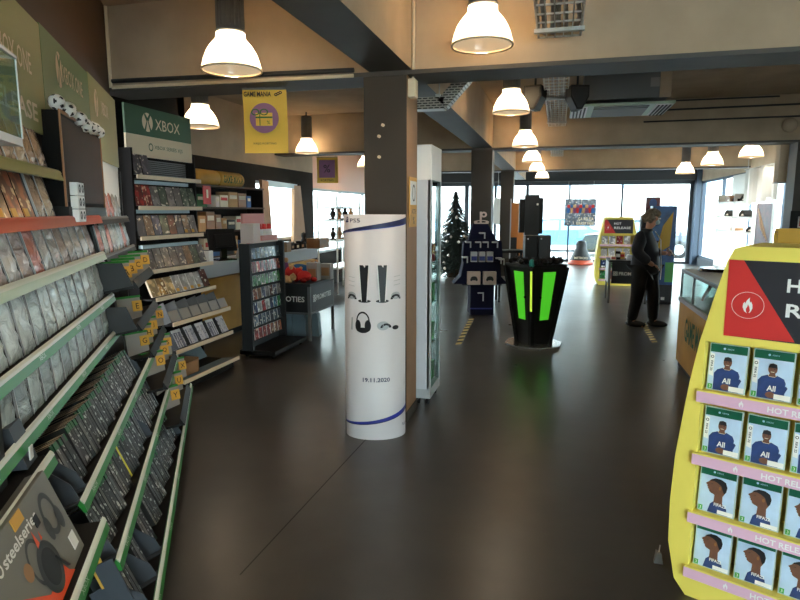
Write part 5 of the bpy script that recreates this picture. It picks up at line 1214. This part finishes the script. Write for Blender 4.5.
def cover_parts(g, kind):
    b = MB(); b.box(-CW/2, CW/2, 0, .016, 0, CH); b.build('case', ['case_clear'], g)
    w = CW/2-.004; y = -.0012
    b = MB(); b.flat([(-w, .004), (w, .004), (w, CH-.034), (-w, CH-.034)], y); cv = b.build('cover_sheet', ['fifa_sky'], g)
    b = MB(); b.flat([(-w, CH-.036), (w, CH-.036), (w, CH-.003), (-w, CH-.003)], y-.0004); b.text('XBOX', .006, CH-.019, .026, .006, y-.0012, 1); b.disc(-.016, CH-.019, .0045, .0045, y-.0012, 1, 12); b.build('top_band', ['fifa_green', 'fifa_sky'], g)
    y2 = y-.001
    if kind == 0:
        b = MB(); b.flat([(-.046, .004), (.048, .004), (.045, .05), (.047, .072), (.04, .088), (.016, .098), (-.014, .098), (-.036, .088), (-.047, .072), (-.046, .04)], y2, 0)
        b.flat([(-.016, .098), (.016, .098), (.010, .090), (-.010, .090)], y2-.0004, 2)
        b.flat([(-.012, .092), (.012, .092), (.009, .108), (-.009, .108)], y2-.0008, 1); b.disc(0, .121, .0155, .021, y2-.0010, 1, 22); b.flat([(-.0155, .126), (.0155, .126), (.012, .1405), (.0, .144), (-.012, .1405)], y2-.0014, 3); b.flat([(-.007, .111), (.007, .111), (.005, .1085), (-.005, .1085)], y2-.0015, 2)
        for s in (-1, 1): b.disc(s*.006, .122, .0026, .0014, y2-.0015, 3, 8)
        b.flat([(.018, .004), (.035, .004), (.055, .055), (.048, .062)], y2-.0006, 0); b.disc(.0, .020, .018, .012, y2-.001, 1, 14)
        b.build('player', ['shirt_blue', 'skin_brown', 'cream', 'ink'], cv)
        b = MB(); b.text('All', .001, .046, .030, .022, y2-.0018, 0); b.build('shirt_lettering', ['sign_white'], cv)
        b = MB(); b.flat([(.012, .006), (w, .006), (w, .026), (.012, .026)], y2-.0024, 0); b.build('price_label', ['sign_white'], cv)
        b = MB(); b.flat([(-w, .062), (-w+.017, .058), (-w+.017, CH-.044), (-w, CH-.040)], y2-.0006, 0); b.build('title_band', ['sign_white'], cv)
        b = MB(); b.text('FIFA 22', 0, 0, .042, .008, 0, 0, fn=lambda x, z: (-w+.0085+z, y2-.0012, .10-x)); b.disc(-w+.0085, .138, .006, .006, y2-.0012, 0, 16, .6); b.build('side_lettering', ['ink'], cv)
    else:
        b = MB(); b.flat([(-.03, .004), (.046, .004), (.040, .034), (.022, .052), (-.002, .060), (-.022, .040)], y2, 0); b.flat([(-.010, .045), (.024, .040), (.022, .082), (-.008, .084)], y2-.0004, 1)
        b.flat([(-.030, .098), (-.036, .103), (-.034, .107), (-.039, .111), (-.037, .115), (-.045, .121), (-.041, .126), (-.034, .131), (-.026, .141), (-.010, .150), (.012, .150), (.029, .141), (.036, .122), (.033, .101), (.024, .084), (.016, .070), (-.004, .070), (-.010, .082), (-.022, .086), (-.029, .091)], y2-.0008, 1)
        b.flat([(-.031, .136), (-.026, .142), (-.010, .151), (.012, .151), (.030, .142), (.037, .122), (.034, .102), (.027, .092), (.020, .108), (.014, .124), (.0, .133), (-.014, .138)], y2-.0012, 2); b.disc(.010, .112, .005, .008, y2-.0015, 3, 12); b.flat([(-.028, .123), (-.018, .126), (-.019, .1235)], y2-.0016, 2); b.flat([(-.035, .1065), (-.026, .106), (-.034, .1075)], y2-.0016, 3)
        b.build('player', ['shirt_blue', 'skin_brown', 'ink', 'wood_brown'], cv)
        b = MB(); b.text('FIFA22', .016, .042, .046, .013, y2-.0018, 0); b.build('title_lettering', ['sign_white'], cv)
        b = MB(); b.flat([(.008, .006), (w, .006), (w, .022), (.008, .022)], y2-.0024, 0); b.build('price_label', ['sign_white'], cv)
    b = MB(); b.flat([(-w+.002, .006), (-w+.018, .006), (-w+.018, .026), (-w+.002, .026)], y2-.0026, 0); b.text('3', -w+.010, .016, None, .012, y2-.0032, 1); b.build('rating_mark', ['badge_green', 'sign_white'], g)
protos = {}
RWN = ['top', 'second', 'third', 'bottom']; CN = ['first', 'second', 'third', 'fourth']
for r, z in enumerate((.92, .65, .39, .14)):
    kind = 0 if r < 2 else 1
    for k in range(4):
        lab = 'football game case, %s from left on the %s shelf, %s' % (CN[k], RWN[r], ('player facing forward' if kind == 0 else 'player in profile'))
        loc = hw(.064+CW/2+.158*k, .030, z+.001); rot = (-radians(7), 0, HZ)
        if kind not in protos:
            g = thing('football_game', lab, 'game', loc, HZ, 'football games on the large yellow stand', rot=rot); cover_parts(g, kind); protos[kind] = g
        else: g = dup(protos[kind], loc, HZ, lab, 'football games on the large yellow stand', rot)
# black hanging tag at stand foot
t = thing('floor_clip', 'small grey metal clip on the floor at the foot of the large yellow stand', 'clip', (PZ(667, 578)[0]-.02, PZ(667, 578)[1]+.12, 0)); b = MB(); b.prism([(-.02, 0), (.02, 0), (.012, .05), (-.012, .06)], -.012, .012, 'y'); b.build('body', ['mid_grey'], t); b = MB(); b.tube([(0, 0, .05), (.004, 0, .09)], .003, 6); b.build('pin', ['light_grey'], t)
# the far yellow stand
p = PZ(597, 285); FZ = radians(2)
fs = hot_stand('release_stand', (p[0]-.02, p[1], 0), FZ, 'far yellow release stand near the shop window')
me_f = case_mesh('game_box', .135, .18, .016, 'cover_card', 'case_edge'); me_f2 = case_mesh('game_box', .135, .18, .016, 'cover_white', 'case_edge')
for r, z in enumerate((.92, .65, .39, .14)):
    for k in range(4):
        x = .071+CW/2+.158*k; inst(me_f2 if r == 1 else me_f, 'game_box', '%s from the left of the games on the %s shelf of the far yellow stand' % (CN[k], RWN[r]), 'game', (p[0]-.02+x*cos(FZ)-.03*sin(FZ), p[1]+x*sin(FZ)+.03*cos(FZ), z+.001), (-radians(7), 0, FZ), 'games on the far yellow stand')
# yellow display tray seen over the top of the near stand
p = PD(780, 240, 5.0)
t = thing('yellow_tray_stand', 'yellow open-topped bin stand behind the large yellow stand', 'display stand', (p[0]+.26, p[1]-.05, 0), radians(-18))
b = MB(); zt_ = PD(770, 229, 5.0)[2]
for f in ((-.30, .40, -.22, -.20, .0, zt_-.13), (-.30, .40, .20, .22, 0, zt_), (-.30, -.28, -.22, .22, 0, zt_-.02), (.38, .40, -.22, .22, 0, zt_-.02), (-.3, .4, -.2, .2, zt_-.20, zt_-.18)): b.box(*f)
b.build('bin', ['yellow_dark'], t)
for k in range(4):
    o = MB(); o.box(-.06, .06, -.08, .08, 0, .02); oo = o.build('flat_pack', [['dark_grey', 'wood_brown'][k % 2]], loc=(p[0]+.21+.1*k-.1, p[1]+.02*k-.08, zt_-.178+.021*k), rot=(0, 0, .4*k)); tag(oo, '%s flat pack in the yellow bin, %s from the bottom' % (['dark', 'brown'][k % 2], ORD[k]), 'pack', 'flat packs in the yellow bin')
# ================================================================ second promotions table
p = PZ(607, 303)
t = thing('promotions_table', 'dark promotions table in front of the far yellow stand, left of the standing person', 'table', (p[0], p[1], 0), radians(0))
b = MB(); b.box(0, .66, 0, .7, .74, .775); b.build('tabletop', ['dark_grey'], t)
for x, y in ((.02, .02), (.64, .02), (.02, .68), (.64, .68)):
    b = MB(); b.box(x-.018, x+.018, y-.018, y+.018, 0, .74); b.build('leg', ['mid_grey'], t)
b = MB(); b.box(.05, .62, -.01, .01, .36, .74); s = b.build('front_panel', ['promo_black'], t)
b = MB(); b.text('PROMOTIES', .385, .54, .42, .065, -.012); b.build('lettering', ['sign_white'], s); b = MB(); flower_mark(b, .115, .54, .05, -.012); b.build('flower_mark', ['sign_white'], s)
b = MB(); b.box(-.005, .012, .04, .66, .36, .74); b.build('side_panel', ['light_grey'], t)
random.seed(2)
for k in range(7):
    g = thing('promotion_box', '%s box, %s from the left on the far promotions table' % (['pale', 'dark', 'yellow', 'pale', 'orange', 'dark', 'pale'][k], ORD[k]), 'box', (p[0]+.08+.09*k, p[1]+.14+.16*(k % 3), .775), 0, 'boxes on the far promotions table')
    h = .07+.05*((k*3) % 4)/2; b = MB(); b.box(-.042, .042, -.05, .05, 0, h); b.build('carton', [['cream', 'dark_wall', 'tag_yellow', 'page_white', 'orange', 'dark_grey', 'pink_pale'][k]], g, bevel=.003); b = MB(); b.box(-.035, .035, -.052, -.05, h*.3, h*.7); b.build('carton_label', ['white' if k % 2 else 'red'], g)
# ================================================================ standees behind the person
p = PZ(660, 312); SYD = p[1]+.9
x0 = PY(650, 260, SYD)[0]; x1 = PY(674, 260, SYD)[0]; zt_ = PY(660, 206, SYD)[2]
t = thing('game_standee', 'tall blue and yellow cardboard standee behind the standing person', 'standee', ((x0+x1)/2, SYD, 0), 0); w = (x1-x0)/2
b = MB(); b.box(-w, w, 0, .35, .05, zt_); b.build('column', ['poster_blue'], t)
b = MB(); b.prism([(-w*.6, zt_-.85), (w*.55, zt_-.7), (w*.7, zt_-.1), (-w*.1, zt_-.35)], -.012, -.002, 'y'); b.build('yellow_shape', ['yellow_dark'], t)
b = MB(); b.box(-w, w, -.003, -.001, .05, .35, 0); b.box(-w*.6, -w*.3, -.005, -.003, .08, .13, 1); b.box(.1*w, w*.4, -.005, -.003, .08, .13, 1); b.build('foot_panel', ['ink', 'white'], t)
b = MB(); b.box(w*.3, w, -.004, -.002, .4, .75, 0); b.build('green_art', ['badge_green'], t)
b = MB(); b.box(-w, w, 0, .35, 0, .05); b.build('base', ['black'], t)
SYE = SYD+.95; xa = PY(644, 212, SYE)[0]; xb = PY(662, 212, SYE)[0]; za = PY(650, 197, SYE)[2]
t = thing('game_standee', 'dark standee with a portrait topper rising behind the person', 'standee', ((xa+xb)/2, SYE, 0)); w = (xb-xa)/2
b = MB(); b.box(-w*1.25, w*.9, 0, .2, .0, za-.35); b.build('column', ['ink'], t); b = MB(); b.box(-w*.8, w*.8, .05, .08, za-.35, za); tp_ = b.build('topper', ['poster_red'], t); b = MB(); b.disc(0, za-.12, .07, .09, .046, 0, 20); b.flat([(-.12, za-.34), (.12, za-.34), (.08, za-.22), (-.08, za-.22)], .046); b.build('portrait', ['shirt_blue'], tp_)
# ================================================================ glass counter with wooden front
GX = 1.30; gy1 = 6.92; gy0 = 5.15
t = thing('glass_counter', 'glass-topped wooden display counter lettered in green, right of the aisle', 'counter', (GX, (gy0+gy1)/2, 0)); L = (gy1-gy0)/2
b = MB(); b.box(0, .75, -L, L, .06, .70, 0); b.build('wooden_base', ['yellow_board'], t)
b = MB(); b.box(-.012, .76, -L-.012, L+.012, .70, .745); b.build('rim', ['light_grey'], t)
b = MB(); b.box(.02, .73, -L+.02, L-.02, 0, .06); b.build('plinth', ['dark_grey'], t)
b = MB()
for x in (.01, .74):
    for y in (-L+.01, -L*.0+.3, L-.01): b.bar((x, y, .745), (x, y, 1.02), .022)
    b.bar((x, -L, 1.02), (x, L, 1.02), .022)
for y in (-L+.01, L-.01): b.bar((0, y, 1.02), (.75, y, 1.02), .022)
b.build('frame', ['mid_grey'], t)
b = MB()
for f in ((.004, .008, -L, L, .745, 1.01), (.742, .746, -L, L, .745, 1.01), (0, .75, L-.006, L-.002, .725, 1.01)): b.box(*f)
b.build('side_glass', ['case_glass'], t)
b = MB(); b.box(0, .75, -L, L, 1.03, 1.045); b.build('tabletop', ['tray_blue'], t)
b = MB(); b.text('GAME MANIA', .25, .46, 1.0, .24, fn=lambda x, z: (-.003, -x+.02+.25, z)); b.build('lettering', ['sign_green'], t)
b = MB(); b.cyl((1.62, 6.72, 1.045), (1.62, 6.72, 1.075), .20, .19, 32, 0); tag(b.build('round_plinth', ['black_gloss']), 'round black plinth on the glass-topped counter', 'plinth')
for k in range(6):
    o = MB(); o.box(-.10, .10, -.012, .012, 0, .19); oo = o.build('wooden_plaque', [['wood_brown', 'cream', 'wood_tan'][k % 3]], loc=(GX+.18+.05*(k % 2), 6.70-.22*k, .748), rot=(radians(22), 0, radians(70))); tag(oo, '%s plaque inside the glass counter, %s from the far end' % (['brown', 'cream', 'tan'][k % 3], ORD[k]), 'plaque', 'plaques in the glass counter')
# ================================================================ white fittings along the right window
def rx(u, v, X=4.0): return PX(u, v, X)
t = thing('display_shelving', 'white shelving against the right shop window', 'shelving', (3.98, 15.2, 0))
ya, yb = rx(772, 200)[1]-15.2, rx(733, 200)[1]-15.2
zs = [.35, rx(745, 232)[2], rx(745, 218)[2], rx(750, 203)[2]]
for z in zs:
    b = MB(); b.box(-.30, .0, ya, yb, z, z+.035); b.build('board', ['white'], t)
for y in (ya, (ya+yb)/2, yb):
    b = MB(); b.box(-.30, .0, y-.02, y+.02, 0, zs[3]+.2); b.build('upright', ['white'], t)
b = MB(); b.box(-.02, .0, ya, yb, zs[3]+.04, zs[3]+.65); b.build('head_board', ['translucent_white'], t)
for k in range(8):
    z = zs[3] if k < 4 else zs[1+k % 2]; y = 15.2+ya+.35+(yb-ya-.6)*((k % 4)/3.6)
    g = thing('shelf_item', 'dark item, %s along the %s white shelf by the right window' % (ORD[k % 4], 'upper' if k < 4 else 'lower'), 'item', (3.82, y, z+.036), 0, 'dark items on the white shelves')
    b = MB(); b.prism([(-.22, 0), (.22, 0), (.20, .06), (.02, .10+.04*(k % 2)), (-.10, .13), (-.2, .05)], -.08, .08, 'x'); b.build('item_body', ['dark_wall' if k % 3 else 'wood_brown'], g)
    b = MB(); b.prism([(-.15, .02), (.05, .02), (.0, .05), (-.1, .06)], -.082, -.08, 'x'); b.build('item_label', ['cream'], g)
p0 = PX(745, 170, 3.55); p1 = PX(775, 228, 3.55)
t = thing('hanging_sheet', 'white translucent sheet hanging near the right window', 'sheet', (3.55, (p0[1]+p1[1])/2, p0[2]))
L = abs(p0[1]-p1[1])/2
b = MB(); n = 16
for k in range(n):
    y0 = -L+2*L*k/n; y1 = -L+2*L*(k+1)/n; f = lambda y: .04*sin(y*9)
    lo = -.62-.06*sin(k*1.3)
    b.add([(f(y0), y0, lo), (f(y1), y1, lo), (f(y1), y1, 0), (f(y0), y0, 0)], [(0, 1, 2, 3)], 0, True)
    b.add([(f(y0)+.006, y0, lo), (f(y1)+.006, y1, lo), (f(y1)+.006, y1, 0), (f(y0)+.006, y0, 0)], [(0, 1, 2, 3)], 0, True)
b.build('cloth', ['translucent_white'], t)
b = MB(); b.cyl((0, -L, 0), (0, L, 0), .012, .012, 8)
for s in (-.8, .8): b.cyl((0, s*L, 0), (0, s*L, ZC-p0[2]), .005, .005, 6)
b.build('rail', ['galv'], t)
p = PX(764, 226, 3.6)
t = thing('red_poster', 'dark red poster panel standing below the hanging white sheet', 'poster', (3.6, p[1], 0)); b = MB(); b.box(-.015, .015, -.42, .42, 1.0, 1.78); b.build('sheet', ['poster_red'], t)
b = MB(); b.box(-.02, .02, -.44, -.42, 0, 1.8); b.box(-.02, .02, .42, .44, 0, 1.8); b.box(-.02, .02, -.42, .42, .0, .06); b.build('frame', ['white'], t)
b = MB()
for k in range(5): b.bar((-.017, -.3+.1*k, 1.1+.05*k), (-.017, .1+.06*k, 1.5+.05*k), .012, .004)
b.build('scribble', ['cream'], t)
t = thing('white_duct', 'pale square duct hanging beside the dark right pillar', 'duct', (PY(785, 180, 10.6)[0], 10.6, 0)); b = MB(); b.box(-.13, .13, -.1, .1, PY(785, 182, 10.6)[2], ZC); b.build('duct_body', ['concrete_light'], t); b = MB(); b.box(-.14, .14, -.11, .11, PY(785, 182, 10.6)[2]-.02, PY(785, 182, 10.6)[2]); b.build('cap', ['light_grey'], t)
t = thing('pillar_sign', 'small black sign with a red and white mark on the dark right pillar', 'sign', (3.48, 9.985, PY(797, 222, 9.98)[2])); b = MB(); b.box(-.20, .16, -.012, 0, -.16, .16); b.build('plate', ['black'], t); b = MB(); b.disc(-.03, 0, .07, .07, -.014, 0, 20); b.box(-.10, -.08, -.016, -.014, -.08, .08, 1); b.box(-.10, .0, -.016, -.014, .06, .08, 1); b.box(-.10, .0, -.016, -.014, -.08, -.06, 1); b.build('mark', ['red', 'white'], t)
# ================================================================ standing person
p = PZ(641, 327); PP_ = (p[0]+.02, p[1]+.05, 0); PRZ = radians(-24)
per = thing('person', 'person with short curly hair in a dark jacket, looking down at a phone', 'person', PP_, PRZ)
def skin(name, chains, m, parent, sub=2):
    """each chain group: list of joints (pos, radius) and edges; grown with a skin modifier"""
    vs = []; es = []; rs = []; roots = []
    for joints, edges in chains:
        o = len(vs); roots.append(o)
        for q, r in joints: vs.append(q); rs.append(r)
        es += [(a+o, c+o) for a, c in edges]
    me = bpy.data.meshes.new(name); me.from_pydata(vs, es, []); me.materials.append(M[m])
    o = bpy.data.objects.new(name, me); COL.objects.link(o); o.parent = parent
    sk = o.modifiers.new('skin', 'SKIN'); sk.use_smooth_shade = True; sk.branch_smoothing = .5
    for i, v in enumerate(me.skin_vertices[0].data):
        r = rs[i]; v.radius = (r, r) if not isinstance(r, tuple) else r; v.use_root = i in roots
    s = o.modifiers.new('sub', 'SUBSURF'); s.levels = sub; s.render_levels = sub
    return o
PEL, WST, CHS, NCK, HD0, HD1, HD2 = (0, 0, .88), (-.01, 0, 1.06), (-.02, 0, 1.25), (.0, 0, 1.40), (.035, 0, 1.465), (.065, 0, 1.525), (.075, 0, 1.59)
bj = [(PEL, .125), (WST, .115), (CHS, .13), (NCK, .052), (HD0, .066), (HD1, .088), (HD2, .075)]
be = [(0, 1), (1, 2), (2, 3), (3, 4), (4, 5), (5, 6)]
def limb(base, pts):
    global bj, be
    prev = base
    for q, r in pts: bj.append((q, r)); be.append((prev, len(bj)-1)); prev = len(bj)-1
    return prev
limb(0, [((-.05, -.095, .80), .085), ((-.06, -.10, .46), .058), ((-.13, -.10, .09), .040), ((-.03, -.105, .04), .036), ((.06, -.11, .035), .030)])
limb(0, [((.03, .095, .80), .085), ((.10, .10, .46), .058), ((.11, .10, .09), .040), ((.20, .105, .04), .036), ((.29, .11, .035), .030)])
hr = limb(2, [((-.02, -.16, 1.33), .062), ((-.06, -.235, 1.08), .046), ((.12, -.20, .93), .034), ((.17, -.185, .905), .032)])
hl = limb(2, [((-.02, .16, 1.33), .062), ((.0, .23, 1.08), .046), ((.21, .10, 1.06), .032), ((.265, .065, 1.07), .034)])
fingers = []
def finger(base, d1, d2, L, r=.0095):
    b0 = Vector(base); d1 = Vector(d1).normalized(); d2 = Vector(d2).normalized(); p1 = b0+d1*L*.5; p2 = p1+(d1+d2).normalized()*L*.3; p3 = p2+d2*L*.2
    fingers.append(([(tuple(b0), r*1.1), (tuple(p1), r), (tuple(p2), r*.9), (tuple(p3), r*.75)], [(0, 1), (1, 2), (2, 3)]))
for k, L in enumerate((.080, .088, .082, .066)):
    finger((.272, .055+.0*k, 1.098-.018*k), (.8, -.3, .05-.05*k), (.2, -.9, .1), L)
finger((.255, .06, 1.095), (.5, -.3, .7), (.6, -.5, .3), .07, .011)
for k, L in enumerate((.078, .086, .08, .064)):
    finger((.185, -.200+.012*k, .905-.004*k), (.7, .12, -.6), (.3, .2, -.9), L)
finger((.165, -.165, .91), (.6, .6, -.3), (.6, .3, -.6), .06, .011)
body = skin('body', [(bj, be)]+fingers, 'skin', per)
skin('jacket', [([((-.0, 0, .72), .212), ((-.005, 0, .90), .225), (WST, .208), (CHS, .200), ((-.005, 0, 1.37), .105), ((.0, 0, 1.415), .085),
      ((-.02, -.180, 1.325), .105), ((-.06, -.265, 1.08), .092), ((.115, -.205, .935), .066), ((-.02, .175, 1.325), .100), ((.0, .245, 1.08), .084), ((.185, .115, 1.06), .056)],
     [(0, 1), (1, 2), (2, 3), (3, 4), (4, 5), (3, 6), (6, 7), (7, 8), (3, 9), (9, 10), (10, 11)])], 'jacket', per)
skin('trousers', [([((0, 0, .90), .155), ((-.045, -.10, .79), .128), ((-.06, -.105, .46), .092), ((-.128, -.10, .075), .072), ((.03, .10, .79), .128), ((.10, .105, .46), .092), ((.113, .10, .075), .072)],
     [(0, 1), (1, 2), (2, 3), (0, 4), (4, 5), (5, 6)])], 'trousers', per)
for x, y in ((-.13, -.102), (.11, .102)):
    b = MB(); b.sphere((0, 0, 0), 1, 20, 12, 0, (.145, .052, .05)); b.v = [(vx+x+.065, vy+y, max(.006, vz+.045)) for vx, vy, vz in b.v]; b.cyl((x, y, .05), (x-.005, y, .12), .05, .052, 14); b.build('shoe', ['shoe'], per)
random.seed(14); b = MB()
hc_ = Vector((.05, 0, 1.555))
for k in range(120):
    a = random.uniform(0, 2*pi); e = random.uniform(-.55, pi/2); d = Vector((cos(a)*cos(e), sin(a)*cos(e), sin(e)))
    if d.x > .45 and d.z < .50: continue
    q = hc_+Vector((d.x*.105, d.y*.112, d.z*.100)); b.sphere(tuple(q), random.uniform(.026, .040), 8, 6)
b.build('hair', ['hair'], per)
b = MB(); b.sphere((.125, 0, 1.495), .045, 14, 8, 0, (.7, 1.15, .85)); b.build('face_mask', ['mask'], per)
for s in (-1, 1):
    b = MB(); b.sphere((.148, s*.033, 1.545), .011, 10, 8); b.build('eye', ['white'], per); b = MB(); b.sphere((.062, s*.094, 1.525), .024, 10, 8, 0, (.7, .35, 1.1)); b.build('ear', ['skin'], per)
b = MB(); b.tube([(.115, -.05, 1.37), (.200, -.055, 1.25), (.210, -.05, 1.05), (.228, -.05, .88), (.222, -.05, .70)], .006, 8); b.build('white_cord', ['white'], per)
ca_, sa_ = cos(PRZ), sin(PRZ)
b = MB(); b.box(-.006, .006, -.036, .036, -.07, .07); fo = b.build('smartphone', ['black_gloss'], loc=(PP_[0]+ca_*.320-sa_*.030, PP_[1]+sa_*.320+ca_*.030, 1.085), rot=(0, radians(-40), PRZ), bevel=.003)
tag(fo, 'black smartphone held up by the standing person', 'phone')
